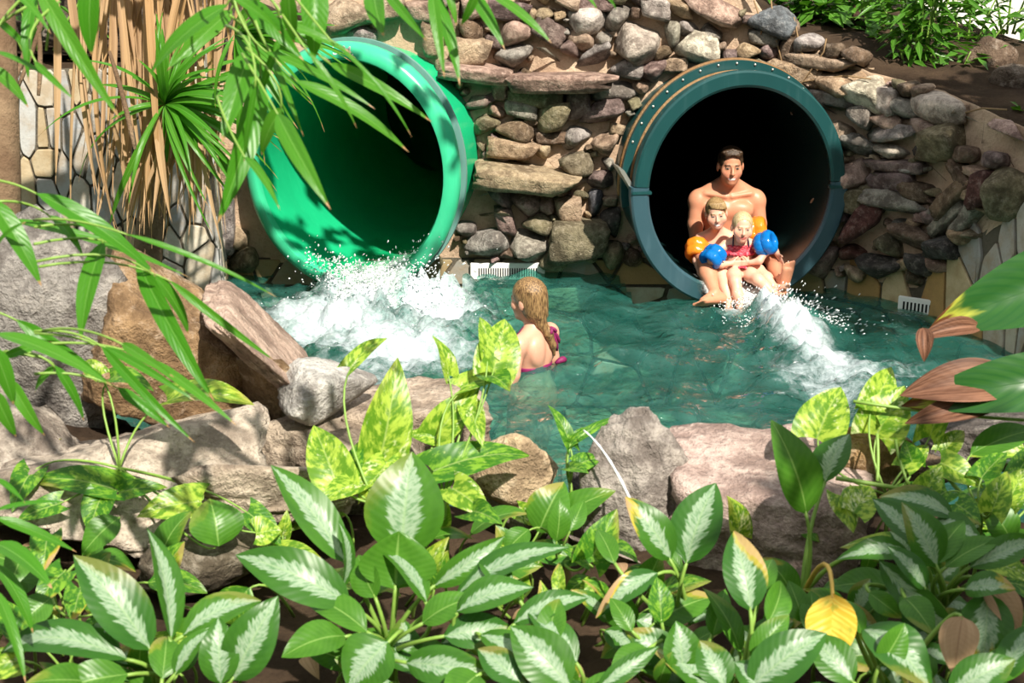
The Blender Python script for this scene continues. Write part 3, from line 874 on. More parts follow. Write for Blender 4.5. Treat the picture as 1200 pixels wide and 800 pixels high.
# dark teal tube
tr = empty('slide_tube', TR.c - TR.k * TR.rim)
tag(tr, 'dark teal water slide tube with bolted joint and three riders in its mouth', 'water slide')
o = link('tube_lining', pipe(TR, 0.16, 0.008, TR.ri), M_TEAL_UNLIT, tr)
o = link('tube_shell', lathe(TR, [(0.02, TR.ri + 0.004), (0.02, TR.ro), (0.95, TR.ro), (0.95, TR.ri + 0.004)]), M_TEAL, tr); sharp(o)
prof = [(0.0, TR.ri - 0.004), (-0.012, TR.ri + 0.012), (-0.012, TR.rim - 0.012), (0.0, TR.rim), (0.05, TR.rim), (0.15, TR.ro + 0.03), (0.15, TR.ro - 0.01), (0.02, TR.ri - 0.004)]
up0, up1 = math.radians(3), math.radians(177)
u = link('rim', lathe(TR, prof, up0, up1, 60), M_TEAL, tr); sharp(u); tag(u, 'dark teal upper half of the rim')
lowp = [(b - 0.004, r + (0.022 if r > TR.ri + 0.03 else 0)) for b, r in prof]
l = link('rim', lathe(TR, lowp, math.radians(177.4), math.radians(362.6), 60), M_TEALLOW, tr); sharp(l); tag(l, 'blue grey lower half of the rim')
jf = link('joint_flange', lathe(TR, [(0.20, TR.ro), (0.20, TR.ro + 0.09), (0.235, TR.ro + 0.09), (0.235, TR.ro)], math.radians(-10), math.radians(190), 64), M_TEAL, tr); sharp(jf)
M_RUST = mat_mortar('rusty sealant', (0.24, 0.12, 0.05), (0.36, 0.23, 0.12))
sl = link('sealant_bead', lathe(TR, [(0.185, TR.ro), (0.185, TR.ro + 0.033), (0.20, TR.ro + 0.033), (0.20, TR.ro)], math.radians(-5), math.radians(185), 64), M_RUST, tr)
ob = link('sealant_bead', lathe(TR, [(0.235, TR.ro + 0.05), (0.235, TR.ro + 0.096), (0.27, TR.ro + 0.100), (0.27, TR.ro)], math.radians(-5), math.radians(185), 64), M_RUST, tr)
bm = bmesh.new(); bmesh.ops.create_uvsphere(bm, u_segments=8, v_segments=6, radius=0.0085)
bolt = bm_mesh('bolt', bm, True); bolt.materials.append(M_STEEL)
for i in range(15):
    a = math.radians(22 + i * 136 / 14)
    e = TR.h * (TR.sx * math.cos(a)) + TR.k * math.sin(a)
    b = link('bolt', bolt, None, tr); b.location = TR.c - TR.n * 0.198 + e * (TR.ro + 0.072)
for sgn in (-1, 1):
    bm = bmesh.new()
    c = TR.c + TR.h * (sgn * TR.sx * (TR.ri + TR.rim) / 2) + TR.n * 0.005
    R = Matrix((TR.h, -TR.n, TR.k)).transposed()
    box(bm, c, (0.125, 0.035, 0.022), R)
    bmesh.ops.bevel(bm, geom=bm.edges[:], offset=0.004, segments=2, affect='EDGES')
    o = link('joint_clamp', bm_mesh('joint_clamp', bm), M_TEAL, tr)
bm = bmesh.new()      # bracket plate on the wall side
c = TR.c - TR.h * (TR.sx * TR.rim + 0.03) - TR.n * 0.06
pts = [(-0.02, 0.13), (0.05, 0.02), (0.05, -0.03), (-0.06, 0.15)]
R = Matrix((TR.h, -TR.n, TR.k)).transposed()
fr_ = [bm.verts.new(c + R @ Vector((x, 0.0, z))) for x, z in pts]; bk = [bm.verts.new(c + R @ Vector((x, 0.18, z))) for x, z in pts]
bm.faces.new(fr_); bm.faces.new(list(reversed(bk)))
for i in range(4): bm.faces.new((fr_[i], bk[i], bk[(i + 1) % 4], fr_[(i + 1) % 4]))
link('bracket', bm_mesh('bracket', bm), M_STEEL, tr)

# light green tube
tl = empty('slide_tube', TL.c - TL.k * TL.rim)
tag(tl, 'light green water slide tube spilling white water behind palm blades', 'water slide')
link('tube_lining', pipe(TL, -0.16, 0.008, TL.ri), M_GREEN, tl)
o = link('tube_shell', lathe(TL, [(0.02, TL.ri + 0.004), (0.02, TL.ro), (0.95, TL.ro), (0.95, TL.ri + 0.004)]), M_GREEN, tl); sharp(o)
prof = [(0.01, TL.ri - 0.004), (-0.03, TL.ri + 0.012), (-0.035, TL.ri + 0.03), (-0.02, TL.rim - 0.03), (0.01, TL.rim), (0.07, TL.rim), (0.09, TL.ro), (0.02, TL.ri - 0.002)]
M_GREENRIM = mat_fibreglass('pale green rim', (0.045, 0.52, 0.27), 0.25, streak=0.15)
o = link('rim', lathe(TL, prof), M_GREENRIM, tl); sharp(o, 50)
M_GREYGREEN = mat_fibreglass('grey green flange', (0.14, 0.30, 0.27), 0.4)
o = link('joint_flange', lathe(TL, [(0.12, TL.ro), (0.12, TL.ro + 0.085), (0.15, TL.ro + 0.085), (0.15, TL.ro)]), M_GREYGREEN, tl); sharp(o)
# lettering on the rim
for ch, deg in (('S.', 93.5), ('M.', 87.0)):
    cu = bpy.data.curves.new('letter', 'FONT'); cu.body = ch; cu.size = 0.078; cu.extrude = 0.002; cu.align_x = 'CENTER'; cu.align_y = 'CENTER'
    tmp = bpy.data.objects.new('letter_curve', cu); COL.objects.link(tmp)
    bpy.context.view_layer.update()
    me = bpy.data.meshes.new_from_object(tmp.evaluated_get(bpy.context.evaluated_depsgraph_get()))
    bpy.data.objects.remove(tmp); bpy.data.curves.remove(cu)
    a = math.radians(deg)
    e = TL.h * (TL.sx * math.cos(a)) + TL.k * math.sin(a); tg = TL.h * math.sin(a) - TL.k * math.cos(a)
    Rm = Matrix((tg, tg.cross(-TL.n), TL.n)).transposed().to_4x4()
    me.transform(Matrix.Translation(TL.c + e * ((TL.ri + TL.rim) / 2 + 0.004) + TL.n * 0.034) @ Rm)
    me.materials.clear()
    link('letter', me, M_WHITE, tl)['label'] = 'white capital letter on the rim'

# stream running down the floor of the light green tube
def mat_stream():
    N = NT('running water'); p = pos(N)
    at = N.n('Attribute', {'attribute_name': 'foam'}).outputs['Fac']
    n = N.noise(p, 14.0, 6, 0.7, 0.8)
    f = N.math('MULTIPLY', N.step(N.math('ADD', n, at), 0.75, 1.25), 0.85)
    tr_ = N.n('BsdfTransparent', None, Color=(0.85, 0.98, 0.92)); gl = N.n('BsdfGlossy', None, Roughness=0.08, Normal=N.bump(n, 0.5, 0.03))
    w = N.n('MixShader', None, i0=0.08, i1=tr_, i2=gl)
    return N.done(N.n('MixShader', None, i0=f, i1=w, i2=N.n('BsdfDiffuse', None, Color=(0.88, 0.93, 0.94))))
M_STREAM = mat_stream()
def stream(T, amin, amax, back, out, label, lift=0.012):
    vs, fs, fo = [], [], []
    nu, nv = 40, 40
    for i in range(nu + 1):
        f = i / nu
        b = back + (out - back) * f          # behind the mouth (+) to in front (-)
        for j in range(nv + 1):
            a = amin + (amax - amin) * j / nv
            r = T.ri - lift - 0.012 * mnoise.noise(Vector((a * 7, b * 6, 1)))
            e = T.h * (T.sx * math.sin(a)) - T.k * math.cos(a)
            q = T.c - T.n * b + e * r
            if b < 0:      # past the lip the sheet falls
                q = q + Vector((0, 0, -2.2 * b * b - 0.10 * (-b)))
            m = 0.5 * (1 - abs(2 * j / nv - 1) ** 3)
            vs.append(q); fo.append(min(1.0, 0.02 + m * (0.25 + 1.1 * f)) if 0 < j < nv else 0)
    for i in range(nu):
        for j in range(nv):
            k = i * (nv + 1) + j; fs.append((k, k + 1, k + nv + 2, k + nv + 1))
    me = mesh_py('water_stream', vs, fs)
    at = me.attributes.new('foam', 'FLOAT', 'POINT'); at.data.foreach_set('value', fo)
    o = link('water_stream', me, M_STREAM)
    return tag(o, label, 'water')
stream(TL, math.radians(-16), math.radians(50), 0.9, -0.34, 'sheet of running water pouring over the light green lip')
stream(TR, math.radians(-30), math.radians(30), 0.8, -0.16, 'thin sheet of running water under the riders in the dark tube')

# ------------------------------------------------------------------ skimmer grilles
def skimmer(c, t, n, w, h, slots, label):
    root = empty('skimmer_grille', c - Vector((0, 0, h / 2)))
    tag(root, label, 'grille')
    R = Matrix((t, -n, Vector((0, 0, 1)))).transposed()
    bm = bmesh.new()
    box(bm, c + n * 0.0, (w, 0.02, h), R)
    bmesh.ops.bevel(bm, geom=bm.edges[:], offset=0.004, segments=2, affect='EDGES')
    link('cover', bm_mesh('cover', bm), M_WHITE, root)
    bm = bmesh.new(); box(bm, Vector((0, 0, 0)), (w * 0.8 / slots * 0.5, 0.006, h * 0.52), R)
    sm = bm_mesh('slot', bm); sm.materials.append(M_BLACK)
    for i in range(slots):
        o = link('slot', sm, None, root); o.location = c + n * 0.0085 + t * ((i - (slots - 1) / 2) * w * 0.8 / slots) + Vector((0, 0, -h * 0.06))
h = MAIN.hit(595, 316); q = MAIN.P(h[0], h[1], 0.045)
skimmer(q, MAIN.tan(h[0]), MAIN.nrm(h[0]), 0.50, 0.115, 25, 'long white slotted skimmer grille at the waterline between the slides')
h = MAIN.hit(1085, 358); q = MAIN.P(h[0], h[1], 0.055)
tt = (MAIN.tan(h[0]) * 0.7 + Vector((0.7, 0.0, 0))).normalized()
skimmer(q, tt, Vector((tt.y, -tt.x, 0)), 0.26, 0.10, 9, 'short white skimmer grille at the foot of the warm crazy paving')
bm = bmesh.new(); q2 = at_y(1105, 352, q.y - 0.06)
tube(bm, [q2 + Vector((0, 0.05, 0.02)), q2 + Vector((0, 0, 0)), q2 + Vector((0.03, -0.03, -0.05)), q2 + Vector((0.04, -0.05, -0.10))], [0.022, 0.026, 0.03, 0.028], 12)
nz_ = link('water_nozzle', bm_mesh('water_nozzle', bm, True), M_WHITE)
tag(nz_, 'white plastic inlet nozzle beside the short skimmer grille', 'nozzle')
# ------------------------------------------------------------------ people: smooth signed-distance bodies, one surface each
class SDF:
    def __init__(self, lo, hi, h):
        self.lo = np.array(lo, float); self.h = h
        self.shape = tuple(int(math.ceil((b - a) / h)) + 1 for a, b in zip(lo, hi))
        self.D = np.full(self.shape, 0.30, np.float32)
    def block(self, lo, hi):
        i0 = np.maximum(np.floor((np.array(lo) - self.lo) / self.h).astype(int), 0)
        i1 = np.minimum(np.ceil((np.array(hi) - self.lo) / self.h).astype(int) + 1, self.shape)
        if np.any(i1 <= i0): return None, None
        sl = tuple(slice(a, b) for a, b in zip(i0, i1))
        ax = [self.lo[k] + self.h * np.arange(i0[k], i1[k]) for k in range(3)]
        return sl, np.stack(np.meshgrid(*ax, indexing='ij'), -1)
    def join(self, sl, d, k, sub=False):
        A = self.D[sl]
        if sub:
            hh = np.clip(0.5 - 0.5 * (A + d) / k, 0, 1)
            self.D[sl] = A * (1 - hh) + (-d) * hh + k * hh * (1 - hh)
        else:
            hh = np.clip(0.5 + 0.5 * (A - d) / k, 0, 1)
            self.D[sl] = A * (1 - hh) + d * hh - k * hh * (1 - hh)
    def cone(self, a, b, r1, r2, k=0.02, sub=False):
        a, b = np.array(a, float), np.array(b, float)
        m = max(r1, r2) + k + 0.05
        sl, P = self.block(np.minimum(a, b) - m, np.maximum(a, b) + m)
        if sl is None: return
        ba = b - a; L = max(ba @ ba, 1e-9)
        t = np.clip(((P - a) @ ba) / L, 0, 1)
        d = np.linalg.norm(P - a - t[..., None] * ba, axis=-1) - (r1 + (r2 - r1) * t)
        self.join(sl, d.astype(np.float32), k, sub)
    def chain(self, pts, rad, k=0.015):
        for i in range(len(pts) - 1): self.cone(pts[i], pts[i + 1], rad[i], rad[i + 1], k)
    def ell(self, c, r, R=None, k=0.02, sub=False):
        c, r = np.array(c, float), np.array(r, float)
        m = max(r) + k + 0.05
        sl, P = self.block(c - m, c + m)
        if sl is None: return
        Q = P - c
        if R is not None: Q = Q @ np.array(R)          # rows: world -> local when columns are the local axes
        k0 = np.linalg.norm(Q / r, axis=-1); k1 = np.linalg.norm(Q / (r * r), axis=-1)
        d = k0 * (k0 - 1) / np.maximum(k1, 1e-6)
        self.join(sl, d.astype(np.float32), k, sub)
    def plane_cut(self, p, n):
        """removes the side the normal points to"""
        ax = [self.lo[k] + self.h * np.arange(self.shape[k]) for k in range(3)]
        d = (ax[0] - p[0])[:, None, None] * n[0] + (ax[1] - p[1])[None, :, None] * n[1] + (ax[2] - p[2])[None, None, :] * n[2]
        self.D = np.maximum(self.D, d.astype(np.float32))
    def mesh(self):
        D, h = self.D, self.h
        s = D < 0
        nx, ny, nz = D.shape
        acc = np.zeros((nx - 1, ny - 1, nz - 1, 3), np.float32); cnt = np.zeros((nx - 1, ny - 1, nz - 1), np.int32)
        g = np.indices((nx, ny, nz), dtype=np.float32) if False else None
        offs = [(0, 0), (0, 1), (1, 0), (1, 1)]
        for ax in range(3):
            o1, o2 = [a for a in range(3) if a != ax]
            for (p, q) in offs:
                sa = [None] * 3; sb = [None] * 3
                sa[ax] = slice(0, -1); sb[ax] = slice(1, None)
                for oo, w in ((o1, p), (o2, q)):
                    sa[oo] = slice(w, D.shape[oo] - 1 + w); sb[oo] = sa[oo]
                A, B = D[tuple(sa)], D[tuple(sb)]
                m = (A < 0) != (B < 0)
                idx = np.nonzero(m)
                a, b = A[idx], B[idx]
                t = a / (a - b)
                pt = np.zeros((len(t), 3), np.float32)
                pt[:, ax] = t; pt[:, o1] = p; pt[:, o2] = q
                np.add.at(acc, idx, pt) if False else acc.__setitem__(idx, acc[idx] + pt)
                cnt[idx] += 1
        cells = np.nonzero(cnt)
        vid = np.full(cnt.shape, -1, np.int64); vid[cells] = np.arange(len(cells[0]))
        V = (np.stack(cells, -1) + acc[cells] / cnt[cells][:, None]) * h + self.lo
        F = []
        for ax in range(3):
            o1, o2 = [a for a in range(3) if a != ax]
            sa = [slice(1, -1)] * 3; sb = [slice(1, -1)] * 3
            sa[ax] = slice(0, -1); sb[ax] = slice(1, None)
            A, B = s[tuple(sa)], s[tuple(sb)]
            ix = np.nonzero(A != B)
            base = [ix[0] + (0 if ax == 0 else 1), ix[1] + (0 if ax == 1 else 1), ix[2] + (0 if ax == 2 else 1)]
            def cell(d1, d2):
                c = [x.copy() for x in base]; c[o1] = c[o1] - 1 + d1; c[o2] = c[o2] - 1 + d2
                return vid[tuple(c)]
            q = np.stack([cell(0, 0), cell(1, 0), cell(1, 1), cell(0, 1)], -1)
            flip = A[ix] if ax != 1 else ~A[ix]
            q[~flip] = q[~flip][:, ::-1]
            F.append(q)
        F = np.concatenate(F)
        return V, F[(F >= 0).all(1)]

def sdf_mesh(name, S_, relax=2):
    V, F = S_.mesh()
    for _ in range(relax):
        acc = np.zeros_like(V); cnt = np.zeros(len(V))
        for a in range(4):
            np.add.at(acc, F[:, a], V[F[:, (a + 1) % 4]]); np.add.at(cnt, F[:, a], 1)
            np.add.at(acc, F[:, a], V[F[:, (a + 3) % 4]]); np.add.at(cnt, F[:, a], 1)
        V = V * 0.6 + 0.4 * acc / np.maximum(cnt, 1)[:, None]
    return mesh_py(name, V.tolist(), F.tolist()), V

def paint(me, colors):
    at = me.color_attributes.new('paint', 'FLOAT_COLOR', 'POINT')
    c = np.ones((len(colors), 4), np.float32); c[:, :3] = colors
    at.data.foreach_set('color', c.reshape(-1))

def mat_skin():
    N = NT('skin'); p = pos(N)
    a = N.n('Attribute', {'attribute_name': 'paint'}).outputs['Color']
    n = N.noise(p, 40, 4)
    c = N.mix(N.math('MULTIPLY', n, 0.25), a, N.mix(1.0, a, (0.9, 0.72, 0.66), 'MULTIPLY'))
    return N.done(N.pri(c, 0.42, 0.4, Subsurface_Weight=0.12, Subsurface_Radius=(0.012, 0.005, 0.003), Subsurface_Scale=0.6))
M_SKIN = mat_skin()
def mat_hair(name, ca, cb):
    N = NT(name); p = pos(N)
    n = N.noise(N.n('Mapping', None, Vector=p, Scale=(160, 160, 25)), 1.0, 4)
    return N.done(N.pri(N.mix(N.step(n, 0.35, 0.65), ca, cb), 0.42, 0.45, N.bump(n, 0.6, 0.006)))
M_HAIR_D = mat_hair('dark brown hair', (0.030, 0.017, 0.010), (0.085, 0.050, 0.028))
M_HAIR_B = mat_hair('fair brown hair', (0.20, 0.115, 0.045), (0.42, 0.28, 0.13))
M_HAIR_L = mat_hair('pale blond hair', (0.42, 0.30, 0.15), (0.66, 0.52, 0.31))
M_HAIR_W = mat_hair('wet honey hair', (0.085, 0.042, 0.018), (0.36, 0.22, 0.095))

def headframe(c, fwd, up=(0, 0, 1)):
    f = Vector(fwd).normalized(); r = f.cross(Vector(up)).normalized(); u = r.cross(f)
    R = np.array([r, f, u]).T      # columns: right, forward, up
    c = np.array(c, float)
    return (lambda x, y, z: c + R @ np.array([x, y, z])), R

def head(S_, c, fwd, s, jaw=1.0, child=False, up=(0, 0, 1)):
    L, R = headframe(c, fwd, up)
    def q(x, y, z): return L(x * s, y * s, z * s)
    def e(x, y, z, r, k=0.02, sub=False): S_.ell(q(x, y, z), np.array(r) * s, R, k * s, sub)
    e(0, -0.012, 0.035, (0.076, 0.094, 0.088))
    e(0, 0.030, -0.045, (0.056 * jaw, 0.058, 0.070), 0.03)
    e(0, 0.062, -0.090 if not child else -0.080, (0.024, 0.022, 0.018), 0.025)
    for sx in (-1, 1):
        e(sx * 0.040, 0.055, -0.022, (0.026, 0.026, 0.028) if not child else (0.034, 0.03, 0.034), 0.025)
        e(sx * 0.031, 0.100, 0.010, (0.015, 0.012, 0.008), 0.010, True)
        e(sx * 0.031, 0.074, 0.008, (0.0135, 0.0135, 0.0125), 0.004)
        e(sx * 0.078, -0.010, -0.005, (0.010, 0.020, 0.032), 0.008)
    S_.cone(q(-0.034, 0.080, 0.027), q(0.034, 0.080, 0.027), 0.007 * s, 0.007 * s, 0.014 * s)
    S_.cone(q(0, 0.088, 0.012), q(0, 0.104, -0.022), 0.007 * s, 0.012 * s, 0.010 * s)
    for sx in (-1, 1): S_.ell(q(sx * 0.010, 0.094, -0.027), np.array((0.008, 0.008, 0.006)) * s, R, 0.006 * s)
    S_.cone(q(-0.019, 0.080, -0.050), q(0.019, 0.080, -0.050), 0.0085 * s, 0.0085 * s, 0.010 * s)
    S_.cone(q(-0.015, 0.080, -0.064), q(0.015, 0.080, -0.064), 0.008 * s, 0.008 * s, 0.010 * s)
    return L, R, s

def face_paint(V, colors, L, R, s, c, skin, smile=True, brow=(0.05, 0.03, 0.02), eye=(0.03, 0.025, 0.02)):
    Q = ((V - np.array(c)) @ R) / s
    x, y, z = Q[:, 0], Q[:, 1], Q[:, 2]
    front = (y > 0.045) & (np.abs(x) < 0.075) & (np.abs(z) < 0.12)
    def blob(cx, cz, rx, rz): return front & (((np.abs(x) - cx) / rx) ** 2 + ((z - cz) / rz) ** 2 < 1)
    def put(m, col): colors[m] = col
    cheek = blob(0.042, -0.026, 0.022, 0.020); colors[cheek] = colors[cheek] * 0.7 + 0.3 * np.array((0.70, 0.25, 0.18))
    put(blob(0.031, 0.009, 0.015, 0.0065), (0.42, 0.33, 0.28))
    put(blob(0.031, 0.009, 0.0085, 0.0062), eye)
    put(front & (np.abs(np.abs(x) - 0.031) < 0.019) & (np.abs(z - 0.0285 + 14 * (np.abs(x) - 0.028) ** 2) < 0.0042), brow)
    zz = z - 9.0 * x * x; lip = front & (((x) / 0.031) ** 2 + ((zz + 0.060) / 0.0125) ** 2 < 1); put(lip, (0.46, 0.14, 0.12))
    if smile:
        t = front & (((x) / 0.026) ** 2 + ((zz + 0.0590) / 0.0070) ** 2 < 1); put(t, (0.80, 0.78, 0.74))

def hand(S_, wrist, palm_dir, palm_n, s=1.0, curl=0.35, thumb=1, spread=0.12):
    """palm and five fingers; palm_n is the way the palm faces, thumb +1 / -1 picks its side"""
    f = Vector(palm_dir).normalized(); n = Vector(palm_n); n = (n - f * n.dot(f)).normalized(); sd = f.cross(n) * thumb
    w = Vector(wrist)
    for k in (-0.026, -0.009, 0.009, 0.026):
        S_.cone(w + sd * (k * 0.6 * s), w + f * (0.085 * s) + sd * (k * s), 0.013 * s, 0.0115 * s, 0.010 * s)
    lens = (0.072, 0.080, 0.074, 0.058); offs = (0.029, 0.0105, -0.009, -0.028)
    for ln, of in zip(lens, offs):
        p = w + f * (0.088 * s) + sd * (of * s); d = (f + sd * (of * spread * 8)).normalized()
        for i, fr in enumerate((0.45, 0.30, 0.25)):
            d = (d + n * (curl * (0.5 + 0.5 * i))).normalized()
            q = p + d * (ln * fr * s)
            S_.cone(p, q, (0.0092 - 0.0008 * i) * s, (0.0086 - 0.0010 * i) * s, 0.003 * s); p = q
    p = w + f * (0.022 * s) + sd * (0.030 * s); d = (f * 0.62 + sd * 0.75 + n * 0.25).normalized()
    S_.cone(w + f * (0.02 * s) + sd * 0.012 * s, p, 0.016 * s, 0.0125 * s, 0.010 * s)
    for i, ln in enumerate((0.040, 0.030)):
        q = p + d * (ln * s); S_.cone(p, q, 0.0115 * s, 0.0095 * s, 0.004 * s); p = q; d = (d + f * 0.4 + n * 0.2).normalized()

def foot(S_, ankle, toe_dir, sole_n, s=1.0, big=1):
    """heel, instep and five toes; sole_n points out of the sole, big +1 / -1 picks the big toe's side"""
    f = Vector(toe_dir).normalized(); n = Vector(sole_n); n = (n - f * n.dot(f)).normalized(); sd = f.cross(n) * big
    a = Vector(ankle); heel = a + n * (0.045 * s) - f * (0.045 * s); ball = a + f * (0.125 * s) + n * (0.045 * s)
    S_.cone(a, heel, 0.036 * s, 0.034 * s, 0.02 * s)
    for k, r in ((0.022, 0.024), (-0.018, 0.020)):
        S_.cone(heel + sd * (k * 0.4 * s), ball + sd * (k * s), 0.030 * s, r * s, 0.02 * s)
    S_.cone(a, ball - n * (0.012 * s), 0.034 * s, 0.024 * s, 0.02 * s)
    for i, (of, ln, r) in enumerate(((0.034, 0.052, 0.0135), (0.014, 0.050, 0.0095), (-0.003, 0.044, 0.009), (-0.019, 0.036, 0.0085), (-0.034, 0.027, 0.008))):
        p = ball + sd * (of * s) + f * (0.010 * s); S_.cone(p, p + f * (ln * s) - n * (0.004 * s), r * s, r * 0.95 * s, 0.005 * s)

def bounds(pts, m=0.14):
    P = np.array(pts, float); return P.min(0) - m, P.max(0) + m

def person(label, joints, build, skin, h, base):
    S_ = SDF(*bounds(joints), h)
    hd = build(S_)
    me, V = sdf_mesh('body', S_)
    col = np.tile(np.array(skin, np.float32), (len(V), 1))
    return me, V, col, hd

# ---- the man at the back
hM = (1.42, 8.90, 0.775); fM = (0.02, -1, -0.10)
def build_man(B):
    hd = head(B, hM, fM, 1.02, 1.06)
    B.cone((1.42, 8.975, 0.57), (1.42, 8.925, 0.70), 0.064, 0.054, 0.03)
    B.ell((1.42, 8.985, 0.465), (0.175, 0.110, 0.155), None, 0.04)
    B.ell((1.42, 8.99, 0.27), (0.148, 0.105, 0.170), None, 0.05)
    B.ell((1.42, 9.01, 0.175), (0.165, 0.120, 0.105), None, 0.05)
    for sx in (-1, 1):
        B.cone((1.42 + sx * 0.03, 8.975, 0.640), (1.42 + sx * 0.175, 8.985, 0.555), 0.056, 0.052, 0.04)
        B.ell((1.42 + sx * 0.080, 8.895, 0.480), (0.085, 0.040, 0.060), None, 0.03)
        B.ell((1.42 + sx * 0.192, 8.975, 0.530), (0.068, 0.064, 0.072), None, 0.03)
        B.cone((1.42 + sx * 0.02, 8.895, 0.575), (1.42 + sx * 0.15, 8.93, 0.590), 0.012, 0.012, 0.02)
    # arms reach round the children
    B.chain([(1.225, 8.97, 0.52), (1.215, 8.955, 0.38), (1.225, 8.93, 0.245), (1.235, 8.83, 0.225), (1.275, 8.70, 0.215)], [0.056, 0.052, 0.041, 0.042, 0.028])
    hand(B, (1.275, 8.70, 0.215), (0.5, -1, 0.0), (1, 0.4, 0), 1.0, 0.25, -1)
    B.chain([(1.615, 8.97, 0.52), (1.635, 8.955, 0.38), (1.635, 8.93, 0.265), (1.615, 8.83, 0.24), (1.575, 8.72, 0.225)], [0.056, 0.052, 0.041, 0.042, 0.028])
    hand(B, (1.575, 8.72, 0.225), (-0.5, -1, 0.0), (-1, 0.4, 0), 1.0, 0.25, 1)
    # legs
    B.chain([(1.34, 8.98, 0.165), (1.27, 8.80, 0.215), (1.235, 8.64, 0.245), (1.245, 8.48, 0.17), (1.270, 8.335, 0.085)], [0.085, 0.076, 0.058, 0.055, 0.034], 0.03)
    foot(B, (1.270, 8.325, 0.080), (-0.72, -0.50, 0.02), (-0.10, -0.75, -0.75), 0.90, -1)
    B.chain([(1.50, 8.98, 0.165), (1.59, 8.82, 0.215), (1.665, 8.67, 0.245), (1.69, 8.52, 0.185), (1.700, 8.385, 0.140)], [0.085, 0.076, 0.058, 0.055, 0.034], 0.03)
    foot(B, (1.700, 8.385, 0.140), (0.10, -0.25, 0.96), (0.05, -1, -0.2), 0.90, 1)
    return hd
SK_M = (0.60, 0.275, 0.165); SK_C = (0.76, 0.43, 0.315); SK_W = (0.70, 0.37, 0.26)
me, V, col, hd = person('', [(1.10, 8.18, 0.0), (1.84, 9.14, 0.92)], build_man, SK_M, 0.0060, None)
face_paint(V, col, hd[0], hd[1], hd[2], hM, SK_M)
paint(me, col)
man = empty('person', (1.42, 8.9, 0.06))
tag(man, 'bare-chested adult with short dark hair sitting behind two children in the slide', 'person')
link('body', me, M_SKIN, man)
def hair_cap(c, fwd, s, shape, voxel, extra=None, up=(0, 0, 1), post=None):
    L, R = headframe(c, fwd, up)
    lo, hi = bounds([c], 0.22 * s)
    H = SDF(lo, hi, voxel)
    H.ell(L(0, -0.016 * s, 0.040 * s), np.array((0.081, 0.098, 0.091)) * s, R, 0.01)
    if extra: extra(H, L, R, s)
    # cut the face free
    H.ell(L(0, 0.115 * s, -0.006 * s), np.array((0.082, 0.086, 0.105)) * s, R, 0.010, True)
    H.ell(L(0, 0.02 * s, -0.120 * s), np.array((0.12, 0.10, 0.098)) * s, R, 0.012, True)
    for sx in (-1, 1): H.ell(L(sx * 0.085 * s, 0.012 * s, -0.012 * s), np.array((0.02, 0.030, 0.036)) * s, R, 0.008, True)
    if post: post(H, L, R, s)
    return H
def man_top(H, L, R, s):
    H.ell(L(0, 0.015 * s, 0.090 * s), np.array((0.070, 0.080, 0.038)) * s, R, 0.015)
    for i in range(7): H.cone(L((i - 3) * 0.017 * s, 0.06 * s, 0.105 * s), L(((i - 3) * 0.019 + 0.004) * s, 0.066 * s, (0.128 - abs(i - 3) * 0.006) * s), 0.014 * s, 0.008 * s, 0.010)
hm, _ = sdf_mesh('hair', hair_cap(hM, fM, 1.02, None, 0.005, man_top), 1)
link('hair', hm, M_HAIR_D, man)
M_SHORTS = mat_plain('dark swim shorts', (0.02, 0.022, 0.03), 0.7, 0.3)
B = SDF((1.18, 8.74, 0.04), (1.68, 9.18, 0.36), 0.008)
B.ell((1.42, 9.01, 0.175), (0.176, 0.131, 0.112), None, 0.04)
B.cone((1.34, 8.98, 0.165), (1.30, 8.86, 0.200), 0.097, 0.092, 0.03); B.cone((1.50, 8.98, 0.165), (1.55, 8.86, 0.20), 0.097, 0.092, 0.03)
B.plane_cut((0, 0, 0.265), (0, 0, 1))
link('swim_shorts', sdf_mesh('swim_shorts', B, 1)[0], M_SHORTS, man)

